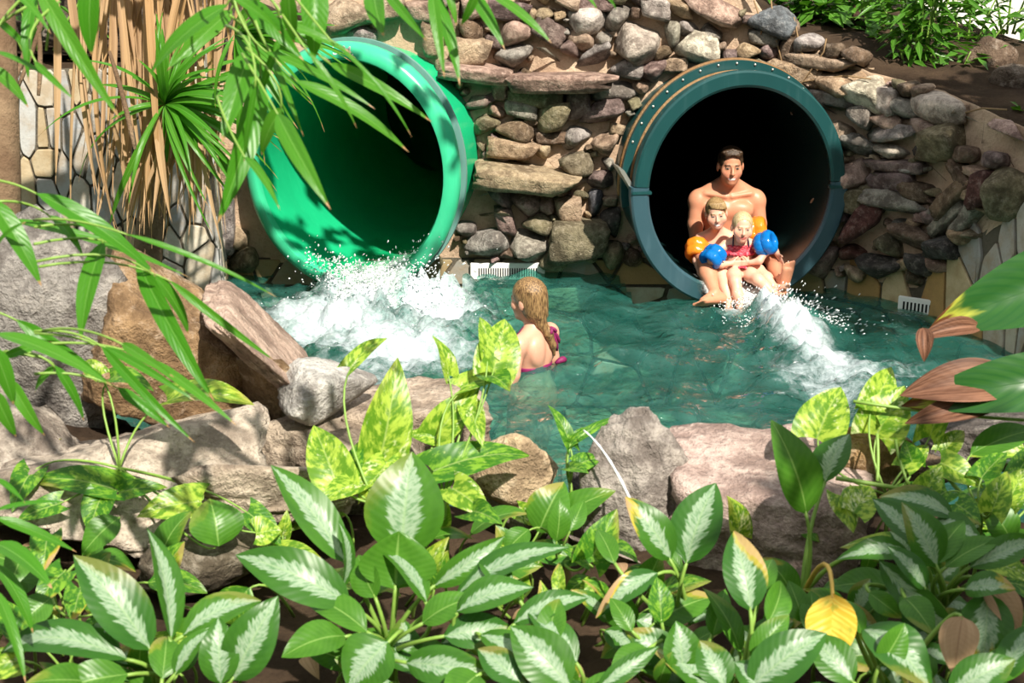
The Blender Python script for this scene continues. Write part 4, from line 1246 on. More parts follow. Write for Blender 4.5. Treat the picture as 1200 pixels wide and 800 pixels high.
# ---- the boy
hB = (1.310, 8.685, 0.505); fB = (-0.05, -1, -0.10); uB = (-0.10, 0, 1)
def build_boy(B):
    hd = head(B, hB, fB, 0.84, 1.0, True, uB)
    B.cone((1.330, 8.745, 0.365), (1.318, 8.71, 0.45), 0.038, 0.036, 0.02)
    B.ell((1.335, 8.765, 0.300), (0.108, 0.072, 0.090), None, 0.03)
    B.ell((1.345, 8.765, 0.210), (0.098, 0.072, 0.110), None, 0.03)
    B.ell((1.350, 8.765, 0.150), (0.108, 0.085, 0.075), None, 0.03)
    for sx in (-1, 1):
        B.cone((1.335 + sx * 0.02, 8.755, 0.378), (1.335 + sx * 0.105, 8.755, 0.335), 0.030, 0.032, 0.025)
    B.chain([(1.225, 8.75, 0.330), (1.200, 8.69, 0.275), (1.190, 8.62, 0.215), (1.215, 8.56, 0.15), (1.238, 8.50, 0.105)], [0.036, 0.032, 0.027, 0.026, 0.018])
    hand(B, (1.240, 8.495, 0.100), (0.10, -0.4, -0.85), (0.8, -0.4, 0.3), 0.62, 0.15, 1)
    B.chain([(1.440, 8.75, 0.335), (1.540, 8.72, 0.395), (1.630, 8.67, 0.375), (1.660, 8.60, 0.325), (1.685, 8.53, 0.285)], [0.036, 0.032, 0.027, 0.026, 0.018])
    hand(B, (1.685, 8.525, 0.283), (0.35, -0.5, -0.7), (-0.6, -0.5, -0.2), 0.62, 0.15, -1)
    B.chain([(1.30, 8.72, 0.145), (1.315, 8.60, 0.165), (1.330, 8.49, 0.165), (1.345, 8.40, 0.10), (1.358, 8.325, 0.040)], [0.058, 0.052, 0.041, 0.038, 0.025], 0.02)
    foot(B, (1.358, 8.325, 0.040), (-0.15, -0.8, -0.25), (0.0, -0.45, -0.9), 0.60, 1)
    B.chain([(1.41, 8.72, 0.145), (1.49, 8.61, 0.165), (1.565, 8.51, 0.180), (1.61, 8.43, 0.150), (1.645, 8.365, 0.115)], [0.058, 0.052, 0.041, 0.038, 0.025], 0.02)
    foot(B, (1.647, 8.36, 0.112), (0.65, -0.45, 0.42), (0.25, -0.8, -0.5), 0.60, -1)
    return hd
me, V, col, hd = person('', [(1.12, 8.20, 0.0), (1.78, 8.86, 0.62)], build_boy, SK_C, 0.0048, None)
face_paint(V, col, hd[0], hd[1], hd[2], hB, SK_C, True, (0.30, 0.19, 0.09), (0.05, 0.05, 0.06))
paint(me, col)
boy = empty('person', (1.34, 8.76, 0.06))
tag(boy, 'fair brown haired child wearing orange armbands, leaning against the adult', 'person')
link('body', me, M_SKIN, boy)
def boy_tuft(H, L, R, s):
    for i in range(8):
        x = -0.058 + i * 0.015
        H.cone(L(x * s, (0.062 - 4 * x * x) * s, 0.100 * s), L((x - 0.016) * s, (0.080 - 6 * x * x) * s, (0.066 + 0.1 * x) * s), 0.012 * s, 0.006 * s, 0.008)
hm, _ = sdf_mesh('hair', hair_cap(hB, fB, 0.845, None, 0.0045, None, uB, boy_tuft), 1)
link('hair', hm, M_HAIR_B, boy)
B = SDF((1.16, 8.58, 0.03), (1.58, 8.90, 0.30), 0.007)
B.ell((1.350, 8.765, 0.150), (0.116, 0.093, 0.082), None, 0.03)
B.cone((1.30, 8.72, 0.145), (1.308, 8.64, 0.158), 0.066, 0.062, 0.02); B.cone((1.41, 8.72, 0.145), (1.455, 8.65, 0.157), 0.066, 0.062, 0.02)
B.plane_cut((0, 0, 0.195), (0, 0, 1))
link('swim_trunks', sdf_mesh('swim_trunks', B, 1)[0], M_SHORTS, boy)

# ---- the girl in front
hG = (1.447, 8.490, 0.462); fG = (0.0, -1, -0.06); uG = (0.05, 0, 1)
def build_girl(B):
    hd = head(B, hG, fG, 0.80, 0.98, True, uG)
    B.cone((1.447, 8.545, 0.355), (1.447, 8.515, 0.42), 0.032, 0.031, 0.02)
    B.ell((1.447, 8.560, 0.315), (0.088, 0.060, 0.075), None, 0.03)
    B.ell((1.450, 8.555, 0.225), (0.083, 0.064, 0.095), None, 0.03)
    B.ell((1.453, 8.560, 0.165), (0.090, 0.072, 0.065), None, 0.03)
    for sx in (-1, 1):
        B.cone((1.447 + sx * 0.018, 8.553, 0.373), (1.447 + sx * 0.088, 8.553, 0.340), 0.025, 0.028, 0.02)
    B.chain([(1.358, 8.55, 0.335), (1.295, 8.515, 0.300), (1.260, 8.475, 0.255), (1.320, 8.450, 0.235), (1.385, 8.462, 0.240)], [0.031, 0.028, 0.024, 0.023, 0.016])
    hand(B, (1.388, 8.464, 0.240), (1, 0.10, -0.10), (0.1, 1, 0), 0.56, 0.12, 1)
    B.chain([(1.538, 8.55, 0.340), (1.590, 8.52, 0.365), (1.600, 8.475, 0.310), (1.560, 8.450, 0.260), (1.505, 8.462, 0.245)], [0.031, 0.028, 0.024, 0.023, 0.016])
    hand(B, (1.502, 8.464, 0.243), (-1, 0.10, -0.12), (-0.1, 1, 0), 0.56, 0.12, -1)
    B.chain([(1.415, 8.53, 0.165), (1.405, 8.44, 0.165), (1.402, 8.365, 0.145), (1.412, 8.31, 0.075), (1.420, 8.275, 0.025)], [0.050, 0.046, 0.037, 0.033, 0.022], 0.02)
    foot(B, (1.420, 8.272, 0.022), (0.05, -0.8, -0.35), (0.0, -0.35, -0.9), 0.52, -1)
    B.chain([(1.490, 8.53, 0.165), (1.515, 8.45, 0.165), (1.545, 8.375, 0.155), (1.585, 8.335, 0.125), (1.615, 8.305, 0.105)], [0.050, 0.046, 0.037, 0.033, 0.022], 0.02)
    foot(B, (1.617, 8.303, 0.103), (0.75, -0.5, 0.12), (0.25, -0.7, -0.6), 0.52, -1)
    return hd
me, V, col, hd = person('', [(1.17, 8.15, -0.05), (1.75, 8.66, 0.60)], build_girl, SK_C, 0.0044, None)
face_paint(V, col, hd[0], hd[1], hd[2], hG, SK_C, False, (0.42, 0.28, 0.15), (0.06, 0.06, 0.07))
paint(me, col)
girl = empty('person', (1.45, 8.55, 0.06))
tag(girl, 'small blond child in a red bikini and blue armbands, sitting in front', 'person')
link('body', me, M_SKIN, girl)
def girl_tuft(H, L, R, s):
    H.ell(L(0, 0.02 * s, 0.060 * s), np.array((0.080, 0.075, 0.062)) * s, R, 0.012)
hm, _ = sdf_mesh('hair', hair_cap(hG, fG, 0.80, None, 0.0042, None, uG), 1)
link('hair', hm, M_HAIR_L, girl)
def mat_bikini():
    N = NT('red frilled fabric'); p = pos(N)
    n = N.noise(N.n('Mapping', None, Vector=p, Scale=(60, 20, 140)), 1.0, 3)
    return N.done(N.pri(N.mix(N.step(n, 0.48, 0.6), (0.55, 0.030, 0.055), (0.75, 0.20, 0.25)), 0.7, 0.3, N.bump(n, 0.7, 0.008)))
M_RED = mat_bikini()
B = SDF((1.33, 8.46, 0.24), (1.57, 8.66, 0.38), 0.0042)
B.ell((1.447, 8.560, 0.315), (0.095, 0.067, 0.082), None, 0.02)
for i in range(13):
    a = math.pi * (0.05 + 0.9 * i / 12)
    c = (1.447 - 0.094 * math.cos(a), 8.56 - 0.064 * math.sin(a), 0.285 + 0.004 * (i % 2))
    B.ell(c, (0.010, 0.010, 0.013), None, 0.008)
    B.ell((c[0], c[1], 0.338), (0.009, 0.009, 0.009), None, 0.008)
B.plane_cut((0, 0, 0.345), (0, 0, 1)); B.plane_cut((0, 0, 0.272), (0, 0, -1))
link('bikini_top', sdf_mesh('bikini_top', B, 1)[0], M_RED, girl)
B = SDF((1.33, 8.44, 0.08), (1.58, 8.66, 0.26), 0.0045)
B.ell((1.453, 8.560, 0.165), (0.096, 0.079, 0.070), None, 0.02)
B.cone((1.453, 8.50, 0.190), (1.453, 8.455, 0.175), 0.050, 0.042, 0.02)
B.plane_cut((0, 0, 0.222), (0, 0, 1))
B.plane_cut((1.453, 8.44, 0.225), (0, -0.35, 0.94))
link('bikini_bottom', sdf_mesh('bikini_bottom', B, 1)[0], M_RED, girl)
M_NAVY = mat_plain('navy strap', (0.02, 0.02, 0.05), 0.7)
for sx in (-1, 1):
    bm = bmesh.new(); tube(bm, bez((1.447 + sx * 0.050, 8.497, 0.338), (1.447 + sx * 0.050, 8.500, 0.385), (1.447 + sx * 0.040, 8.565, 0.398)), 0.0045, 6)
    link('shoulder_strap', bm_mesh('shoulder_strap', bm, True), M_NAVY, girl)

# ---- armbands
def mat_vinyl(name, col):
    N = NT(name); p = pos(N)
    n = N.noise(p, 22, 3)
    pr = N.pri(col, 0.18, 0.6, N.bump(n, 0.5, 0.012))
    return N.done(N.n('MixShader', None, i0=0.35, i1=pr, i2=N.n('BsdfTranslucent', None, Color=col)))
M_ORANGE = mat_vinyl('orange vinyl', (0.95, 0.36, 0.03)); M_BLUEV = mat_vinyl('blue vinyl', (0.008, 0.24, 0.72))
def armband(c, axis, R_, r_, L_, mat, label, seed):
    """two puffed air chambers wrapped round an arm, pinched where the seams meet"""
    ax = Vector(axis).normalized()
    e1 = ax.orthogonal().normalized(); e2 = ax.cross(e1)
    root = empty('armband', c); tag(root, label, 'armband', 'inflatable armbands')
    seg, ring = 32, 14
    for ch in (0, 1):
        vs, fs = [], []
        cc = Vector(c) + ax * ((ch - 0.5) * L_ * 0.34)
        for i in range(seg):
            a = 2 * math.pi * i / seg
            pinch = 0.62 + 0.38 * abs(math.sin(a * 1.0 + seed)) ** 0.6
            d = e1 * math.cos(a) + e2 * math.sin(a)
            for j in range(ring):
                b = 2 * math.pi * j / ring
                wr = 1 + 0.06 * math.sin(9 * a + 3 * math.cos(b) + seed)
                vs.append(cc + d * (R_ + (r_ * pinch * wr) * (1 + math.cos(b)) * 0.75) + ax * (L_ * 0.27 * math.sin(b) * (0.8 + 0.2 * pinch)))
        for i in range(seg):
            for j in range(ring):
                fs.append((i * ring + j, ((i + 1) % seg) * ring + j, ((i + 1) % seg) * ring + (j + 1) % ring, i * ring + (j + 1) % ring))
        link('air_chamber', mesh_py('air_chamber', vs, fs), mat, root)
    bm = bmesh.new(); e = Vector(c) + (e1 * math.cos(1.2 - seed) + e2 * math.sin(1.2 - seed)) * (R_ + r_ * 1.3)
    tube(bm, [e - ax * 0.002, e + (e - Vector(c)).normalized() * 0.02], 0.006, 8)
    link('valve', bm_mesh('valve', bm), mat, root)
armband((1.200, 8.675, 0.268), (-0.10, -0.65, -0.55), 0.034, 0.036, 0.150, M_ORANGE, 'orange inflatable armband on the boy, beside a blue armband and his lowered hand', 0.3)
armband((1.575, 8.700, 0.395), (1.0, -0.25, 0.25), 0.034, 0.036, 0.150, M_ORANGE, 'orange inflatable armband behind the small blond child\'s head', 1.1)
armband((1.272, 8.485, 0.278), (-0.65, -0.55, -0.60), 0.029, 0.036, 0.140, M_BLUEV, 'blue inflatable armband held against the boy\'s orange one, lower than the other', 0.7)
armband((1.603, 8.500, 0.358), (0.9, -0.5, 0.55), 0.029, 0.036, 0.140, M_BLUEV, 'blue inflatable armband raised beside the child\'s shoulder towards the black tube', 1.9)

# ---- the woman standing in the pool
hW = (0.085, 7.12, 0.385); fW = Vector((-0.80, 0.58, -0.05)); rW = Vector((0.58, 0.80, 0)).normalized(); fwW = Vector((-0.80, 0.58, 0)).normalized()
def wp(x, y, z): return np.array(Vector((0.110, 7.12, 0)) + rW * x + fwW * y + Vector((0, 0, z)))
RW = np.array([rW, fwW, Vector((0, 0, 1))]).T
def build_woman(B):
    hd = head(B, hW, fW, 0.98, 0.92)
    B.cone(wp(0, -0.02, 0.215), wp(0, 0.01, 0.33), 0.050, 0.046, 0.03)
    B.ell(wp(0, -0.01, 0.125), (0.135, 0.090, 0.120), RW, 0.04)
    B.ell(wp(0, -0.005, 0.005), (0.115, 0.083, 0.150), RW, 0.04)
    B.ell(wp(0, 0, -0.140), (0.155, 0.115, 0.120), RW, 0.05)
    for sx in (-1, 1):
        B.cone(wp(sx * 0.02, -0.02, 0.230), wp(sx * 0.140, -0.015, 0.185), 0.038, 0.042, 0.035)
        B.ell(wp(sx * 0.150, -0.012, 0.165), (0.050, 0.050, 0.055), RW, 0.03)
        B.ell(wp(sx * 0.062, 0.075, 0.085), (0.058, 0.050, 0.055), RW, 0.03)
        B.ell(wp(sx * 0.060, -0.075, 0.125), (0.050, 0.025, 0.070), RW, 0.03)
        B.chain([wp(sx * 0.155, -0.01, 0.165), wp(sx * 0.185, -0.005, 0.02), wp(sx * 0.195, 0.02, -0.10), wp(sx * 0.16, 0.13, -0.14), wp(sx * 0.13, 0.22, -0.15)], [0.043, 0.038, 0.032, 0.031, 0.022])
        hand(B, wp(sx * 0.13, 0.22, -0.15), fwW - rW * (sx * 0.3), (0, 0, -1), 0.88, 0.15, sx)
        B.chain([wp(sx * 0.08, 0, -0.17), wp(sx * 0.085, 0.02, -0.38), wp(sx * 0.085, 0.03, -0.55), wp(sx * 0.085, 0.0, -0.72), wp(sx * 0.085, -0.01, -0.865)], [0.092, 0.075, 0.056, 0.052, 0.034], 0.03)
        foot(B, wp(sx * 0.085, -0.01, -0.870), fwW, (0, 0, -1), 0.85, -sx)
    B.cone(wp(0, -0.115, 0.19), wp(0, -0.105, -0.06), 0.012, 0.012, 0.03, True)     # furrow of the spine
    return hd
me, V, col, hd = person('', [(-0.22, 6.85, -0.90), (0.42, 7.45, 0.50)], build_woman, SK_W, 0.0066, None)
face_paint(V, col, hd[0], hd[1], hd[2], hW, SK_W, False, (0.15, 0.09, 0.04))
paint(me, col)
wom = empty('person', (0.11, 7.12, FLOOR_Z))
tag(wom, 'bather with wet honey hair standing waist deep, back turned, in a magenta halter bikini', 'person')
link('body', me, M_SKIN, wom)
L, R = headframe(hW, fW)
H = SDF((-0.12, 6.88, 0.02), (0.36, 7.36, 0.56), 0.006)
s = 0.99
H.ell(L(0, -0.016 * s, 0.040 * s), np.array((0.086, 0.102, 0.096)) * s, R, 0.01)
H.ell(L(0, -0.045 * s, -0.020 * s), np.array((0.078, 0.072, 0.095)) * s, R, 0.02)
H.ell(L(0, 0.115 * s, -0.030 * s), np.array((0.076, 0.080, 0.110)) * s, R, 0.010, True)
H.ell(L(0, 0.055 * s, -0.130 * s), np.array((0.10, 0.095, 0.09)) * s, R, 0.012, True)
H.chain([L(0, -0.075, -0.05), L(0.0, -0.080, -0.115), wp(0.010, -0.098, 0.22), wp(0.035, -0.112, 0.15), wp(0.050, -0.112, 0.085)], [0.042, 0.030, 0.026, 0.018, 0.006], 0.015)
for i in range(7):
    x = (i - 3) * 0.020
    H.cone(L(x * 1.2, -0.088 + 6.0 * x * x, 0.07), L(x * 0.55, -0.098, -0.075), 0.008, 0.010, 0.006)
link('hair', sdf_mesh('hair', H, 1)[0], M_HAIR_W, wom)
M_MAG = mat_plain('magenta bikini fabric', (0.20, 0.010, 0.085), 0.6, 0.4, 0.6, 90)
bm = bmesh.new()
pts = [wp(-0.075, 0.10, 0.10), wp(-0.070, 0.065, 0.18), wp(-0.056, 0.02, 0.245), wp(-0.030, -0.055, 0.262), wp(0.0, -0.075, 0.262), wp(0.030, -0.055, 0.262), wp(0.056, 0.02, 0.245), wp(0.070, 0.065, 0.18), wp(0.075, 0.10, 0.10)]
tube(bm, pts, 0.0075, 8)
link('halter_strap', bm_mesh('halter_strap', bm, True), M_MAG, wom)
for k, (dx, dz) in enumerate(((0.065, 0.10), (0.045, 0.14), (0.03, 0.03), (-0.02, 0.03))):
    bm = bmesh.new(); a = Vector(wp(0.02, -0.095, 0.25)); b = Vector(wp(0.02 + dx, -0.118, 0.25 - dz))
    tube(bm, bez(a, (a + b) / 2 + Vector((0.02, -0.02, 0.01)), b), [0.004, 0.009, 0.010, 0.010, 0.010, 0.010, 0.010, 0.006], 6)
    link('strap_tail', bm_mesh('strap_tail', bm, True), M_MAG, wom)
B = SDF((-0.10, 6.92, -0.06), (0.32, 7.32, 0.10), 0.006)
B.ell(wp(0, -0.005, 0.005), (0.123, 0.091, 0.158), RW, 0.04); B.ell(wp(0, -0.01, 0.125), (0.141, 0.096, 0.126), RW, 0.04)
B.plane_cut((0, 0, 0.040), (0, 0, 1)); B.plane_cut((0, 0, 0.008), (0, 0, -1))
link('back_strap', sdf_mesh('back_strap', B, 1)[0], M_MAG, wom)
bm = bmesh.new(); tube(bm, bez(wp(0.10, -0.085, 0.022), wp(0.16, -0.115, 0.05), wp(0.17, -0.10, 0.015)), [0.008, 0.014, 0.018, 0.020, 0.018, 0.014, 0.012, 0.006], 8)
link('bow', bm_mesh('bow', bm, True), M_MAG, wom)
# ------------------------------------------------------------------ boulders along the near edge and on the shelf
def boulder(u, v, w, h, d, col, label, seed, kind='angular', ang=0, depth=0.8, sub=5, amp=0.09, name='boulder', mat=None, tilt=0.0, group=None, yaw=None):
    c = at_d(u, v, d)
    sw, sh = w * d / FPX, h * d / FPX
    pl, so = dict(angular=(10, 20.0), round=(18, 8.0), slab=(6, 24.0))[kind]
    P, F = rock_shape(seed, sub, pl, so, amp, 2.4, boxy=1.0 if kind == 'slab' else 0.0)
    rs = Vector((seed * 1.7, seed * 0.3, 0))
    P = P * (1 + 0.028 * np.array([mnoise.fractal(Vector(p) * 7 + rs, 0.7, 2.2, 4) for p in P]))[:, None]
    me = mesh_py(name, P.tolist(), F)
    yw = math.atan2(-c.x, c.y) if yaw is None else yaw
    M = Matrix.Translation(c) @ Matrix.Rotation(yw, 4, 'Z') @ Matrix.Rotation(-tilt, 4, 'X') @ Matrix.Rotation(-math.radians(ang), 4, 'Y') @ Matrix.Diagonal((sw / 2, sw / 2 * depth, sh / 2, 1))
    me.transform(M)
    me.transform(Matrix.Translation(-c))
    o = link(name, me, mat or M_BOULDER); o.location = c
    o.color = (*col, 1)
    return tag(o, label, 'rock', group)
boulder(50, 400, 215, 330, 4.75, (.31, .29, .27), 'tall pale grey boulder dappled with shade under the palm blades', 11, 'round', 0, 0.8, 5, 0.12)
boulder(215, 408, 225, 185, 4.75, (.36, .23, .12), 'rust brown boulder with a flat split face and pale pink edge', 22, 'slab', -18, 0.6, 5, 0.07)
boulder(304, 402, 160, 28, 4.70, (.62, .45, .36), 'pinkish ledge of stone sloping down to the white cobble', 23, 'slab', -48, 1.5, 5, 0.03)
boulder(385, 464, 118, 76, 4.52, (.60, .58, .55), 'rounded white and grey cobble lying on the bank edge', 33, 'round', -4, 0.8, 5, 0.03)
boulder(130, 548, 370, 140, 4.25, (.60, .51, .42), 'broad weathered tan rock under the shadows of heart-shaped leaves', 44, 'angular', -4, 0.8, 5, 0.14)
boulder(325, 565, 220, 140, 4.22, (.64, .53, .42), 'crumbly sand coloured rock beneath the white cobble', 46, 'angular', 6, 0.8, 5, 0.14)
boulder(285, 455, 150, 130, 4.66, (.36, .24, .13), 'rust brown boulder with pale streaks beside the white cobble', 24, 'angular', -20, 0.8, 5, 0.08)
boulder(405, 530, 230, 110, 4.62, (.50, .41, .32), 'broad tan base rock carrying the white cobble', 25, 'angular', 0, 0.7, 5, 0.10)
boulder(25, 500, 190, 120, 4.40, (.46, .40, .34), 'low pale rock at the foot of the tall grey boulder', 45, 'angular', 0, 0.8, 5, 0.12)
boulder(490, 488, 170, 62, 4.72, (.48, .38, .30), 'flat layered tan rock behind the marbled leaves', 48, 'slab', 3, 0.7, 5, 0.06)
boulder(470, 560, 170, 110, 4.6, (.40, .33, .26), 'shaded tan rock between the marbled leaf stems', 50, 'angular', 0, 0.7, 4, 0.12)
boulder(600, 550, 104, 94, 4.25, (.64, .48, .31), 'smooth tan and white stone beside the bubbling jet', 55, 'round', 20, 0.8, 5, 0.05)
boulder(745, 580, 132, 215, 4.20, (.36, .32, .29), 'pointed grey boulder wetted by the small water jet', 66, 'round', 0, 0.8, 5, 0.10)
boulder(708, 545, 80, 130, 4.55, (.20, .19, .19), 'dark wet grey rock leaning on the pointed boulder', 67, 'angular', -18, 0.8, 5, 0.06)
boulder(892, 592, 250, 165, 4.22, (.60, .45, .40), 'large pinkish slab of rock at the water edge', 77, 'slab', -7, 0.8, 5, 0.08)
boulder(1022, 548, 96, 104, 4.20, (.40, .25, .12), 'round rust brown stone among marbled leaves', 88, 'round', 0, 0.8, 5, 0.05)
boulder(1150, 512, 150, 52, 4.62, (.16, .14, .13), 'dark layered rock at the pool edge under the dead leaf', 99, 'slab', 4, 0.7, 5, 0.10)
boulder(715, 650, 130, 90, 4.02, (.46, .38, .33), 'low dusty pink rock under the pointed boulder', 101, 'angular', 0, 0.8, 4, 0.12)
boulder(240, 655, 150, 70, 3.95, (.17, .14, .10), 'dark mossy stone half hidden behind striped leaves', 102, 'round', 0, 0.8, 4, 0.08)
boulder(1080, 555, 80, 60, 4.5, (.24, .17, .11), 'small brown rock wedged behind the round rust stone', 103, 'angular', 0, 0.8, 4, 0.08)
boulder(610, 600, 110, 70, 4.3, (.30, .25, .20), 'grey brown stone below the smooth tan one', 104, 'round', 0, 0.8, 4, 0.08)
# behind the wall top, right
boulder(1160, 72, 62, 60, 8.9, (.19, .13, .09), 'big dark brown boulder with a sunlit patch on the planted shelf', 110, 'round', 0, 0.9, 4, 0.06)
boulder(1190, 100, 60, 50, 8.5, (.16, .12, .09), 'dark brown rock at the foot of the big shelf boulder', 111, 'round', 0, 0.9, 4, 0.06)
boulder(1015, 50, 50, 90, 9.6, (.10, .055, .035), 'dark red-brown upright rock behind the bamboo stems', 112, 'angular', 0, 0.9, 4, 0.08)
boulder(985, 55, 40, 44, 9.5, (.34, .22, .10), 'ochre rock beside the dark upright rock', 113, 'angular', 0, 0.9, 4, 0.08)
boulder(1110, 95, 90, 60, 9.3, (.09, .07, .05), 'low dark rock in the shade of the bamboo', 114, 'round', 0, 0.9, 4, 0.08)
boulder(960, 10, 90, 60, 10.2, (.24, .17, .12), 'brown rock at the top of the shelf under trailing leaves', 115, 'round', 0, 0.9, 4, 0.08)
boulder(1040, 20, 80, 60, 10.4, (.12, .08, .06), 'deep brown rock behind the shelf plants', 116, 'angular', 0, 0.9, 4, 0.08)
# above the left wall: a shaded bank
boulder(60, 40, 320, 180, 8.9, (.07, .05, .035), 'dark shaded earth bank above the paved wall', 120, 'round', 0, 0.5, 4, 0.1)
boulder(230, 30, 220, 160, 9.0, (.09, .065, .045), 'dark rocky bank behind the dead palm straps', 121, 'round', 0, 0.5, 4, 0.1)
# jet of the little spring
bm = bmesh.new()
a = at_d(684, 504, 4.06); b = at_d(738, 584, 3.93)
pts = [a + (b - a) * t + Vector((0, 0, 0.10 * t * (1 - t))) for t in [i / 12 for i in range(13)]]
tube(bm, pts, [0.0022 + 0.0022 * (i / 12) + 0.0008 * math.sin(i * 2.1) for i in range(13)], 8)
j = link('water_jet', bm_mesh('water_jet', bm, True), M_SPRAY)
tag(j, 'thin arc of water falling onto the pointed grey boulder', 'water jet')
# ------------------------------------------------------------------ leaves
def width_profile(kind, s):
    if kind == 'oval': return math.sin(math.pi * min(1, s) ** 0.78) ** 0.80 if 0 < s < 1 else 0.0
    if kind == 'heart':
        return (math.sin(math.pi * min(1.0, (s + 0.16) / 1.16) ** 0.62) ** 0.85) if s < 1 else 0.0
    if kind == 'blade': return (min(1, s / 0.18) ** 0.7) * (1 - max(0, (s - 0.35) / 0.65) ** 1.8) if s < 1 else 0.0
    return 1.0
def leaf_mesh(B, T, w, kind='oval', bow=0.12, fold=0.25, roll=0.0, curl=0.0, up=0.55, nu=12, nv=3, wav=0.03, seed=0):
    B, T = Vector(B), Vector(T)
    t = T - B; Ln = t.length; t.normalize()
    to = (CAM - (B + T) / 2).normalized()
    N = to * (1 - up) + Vector((0, 0, 1)) * up + SUN_DIR * 0.15
    N = N - t * N.dot(t)
    if N.length < 1e-3: N = to - t * to.dot(t)
    N.normalize()
    if roll: N = Matrix.Rotation(roll, 3, t) @ N
    Sd = t.cross(N)
    vs, fs, uv = [], [], []
    rs = random.Random(seed)
    ph = rs.uniform(0, 6)
    for i in range(nu + 1):
        s = i / nu
        hw = w / 2 * max(width_profile(kind, s), 0.0 if 0 < i < nu else 0.012)
        arch = bow * Ln * (4 * s * (1 - s))
        c = B + t * (Ln * s) + N * arch + N * (-curl * Ln * max(0, s - 0.55) ** 2 * 3)
        for j in range(-nv, nv + 1):
            v = j / nv
            p = c + Sd * (hw * v * (1 - 0.25 * fold * abs(v))) + N * (hw * (fold * abs(v) - 0.35 * fold * v * v) + wav * w * math.sin(7 * s + ph + (2 if v > 0 else 0)) * v * v)
            if kind == 'heart': p = p - t * (Ln * 0.20 * (abs(v) ** 1.5) * max(0, 1 - s * 2.6) ** 1.2)
            vs.append(p); uv.append((v * 0.5 + 0.5, s))
    m = 2 * nv + 1
    for i in range(nu):
        for j in range(m - 1): fs.append((i * m + j, i * m + j + 1, (i + 1) * m + j + 1, (i + 1) * m + j))
    me = mesh_py('leaf', vs, fs)
    l = me.uv_layers.new(name='UVMap')
    for lp in me.loops: l.data[lp.index].uv = uv[lp.vertex_index]
    return me, N

leaf_seed = [0]
def add_leaf(parent, B, T, w, style, kind, root=None, bow=0.12, fold=0.25, roll=0.0, curl=0.0, up=0.55, old=0.0, pet=None, name='leaf', nu=12, rpet=0.006, sag=0.0):
    leaf_seed[0] += 1
    me, N = leaf_mesh(B, T, w, kind, bow, fold, roll, curl, up, nu=nu, seed=leaf_seed[0])
    o = link(name, me, M_LEAF[style], parent)
    o.color = (1, 1, 1, 1 - old)
    if root is not None:
        B, T, root = Vector(B), Vector(T), Vector(root)
        d = (T - B).normalized()
        mid = B - d * min(0.10, 0.35 * (B - root).length) + (root - B) * 0.12 + Vector((0, 0, sag))
        bm = bmesh.new()
        tube(bm, bez(B + d * 0.01, mid, root, 9), [rpet * (0.7 + 0.5 * i / 8) for i in range(9)], 7)
        s = bpy.data.objects.new('petiole', bm_mesh('petiole', bm, True)); COL.objects.link(s)
        s.data.materials.append(pet or M_STEM); s.parent = o
    return o

def leaf_d(v, hz=0.92): return (CAM_H - hz) / (math.sin(TH) - math.cos(TH) * (400 - v) / FPX)

# plants of the near bank: key -> (root picture point, depth, name, label)
PL = {
 'a1': ((185, 812), 3.25, 'aglaonema', 'silver striped leafy plant with an arching leaf over the dark mossy stone', 'plant'),
 'a2': ((455, 770), 3.42, 'aglaonema', 'tall silver leaved plant with one large upright leaf before the white cobble', 'plant'),
 'a3': ((640, 812), 3.30, 'aglaonema', 'silver striped plant spreading low between brown leaf litter', 'plant'),
 'a4': ((797, 735), 3.62, 'aglaonema', 'dark green plant with three stalks rising before the pinkish slab', 'plant'),
 'a5': ((865, 815), 3.20, 'aglaonema', 'dark silver leaved plant low beside a yellowing stalk', 'plant'),
 'a6': ((940, 700), 3.60, 'aglaonema', 'upright bright green plant with a hanging yellow leaf', 'plant'),
 'a7': ((1105, 712), 3.55, 'aglaonema', 'dense blue-green silver leaved plant with scorched lower leaves', 'plant'),
 'a8': ((1040, 815), 3.15, 'aglaonema', 'broad dark silver leaved plant beside a dead tan leaf', 'plant'),
 'p1': ((140, 548), 4.05, 'pothos_vine', 'heart leaved vine with long stalks against the broad tan rock', 'plant'),
 'p2': ((440, 590), 3.85, 'pothos_vine', 'marbled yellow vine with large leaves standing before the white cobble', 'plant'),
 'p3': ((520, 585), 3.95, 'pothos_vine', 'marbled vine with a pale stalk reaching up over the water', 'plant'),
 'p4': ((668, 565), 4.10, 'pothos_vine', 'small slender seedling vine beside the dark wet rock', 'plant'),
 'p5': ((1040, 580), 3.95, 'pothos_vine', 'marbled vine climbing over the round rust brown stone', 'plant'),
 'p6': ((1150, 600), 3.90, 'pothos_vine', 'yellow edged vine sprawling below the dead brown leaf', 'plant'),
 'p7': ((60, 690), 3.55, 'pothos_vine', 'green vine with yellowing leaves in the dry litter', 'plant'),
 'p8': ((655, 650), 3.85, 'pothos_vine', 'plain light green vine climbing a brown twig', 'plant'),
}
roots = {}
plants = {}
for k, ((u, v), d, nm, lab, cat) in PL.items():
    r = at_d(u, v, d)
    roots[k] = r
    e = empty(nm, (r.x, r.y, bank_z(r.x, r.y)))
    tag(e, lab, cat)
    plants[k] = e
    # the short stem under the crown
    bm = bmesh.new(); g = Vector((r.x, r.y + 0.02, min(r.z - 0.03, bank_z(r.x, r.y) - 0.02)))
    tube(bm, bez(r, (r + g) / 2 + Vector((0.015, 0, 0)), g, 7), [0.010, 0.011, 0.012, 0.012, 0.013, 0.013, 0.014] if nm == 'aglaonema' else 0.006, 8)
    link('stem', bm_mesh('stem', bm, True), M_STEM, e)

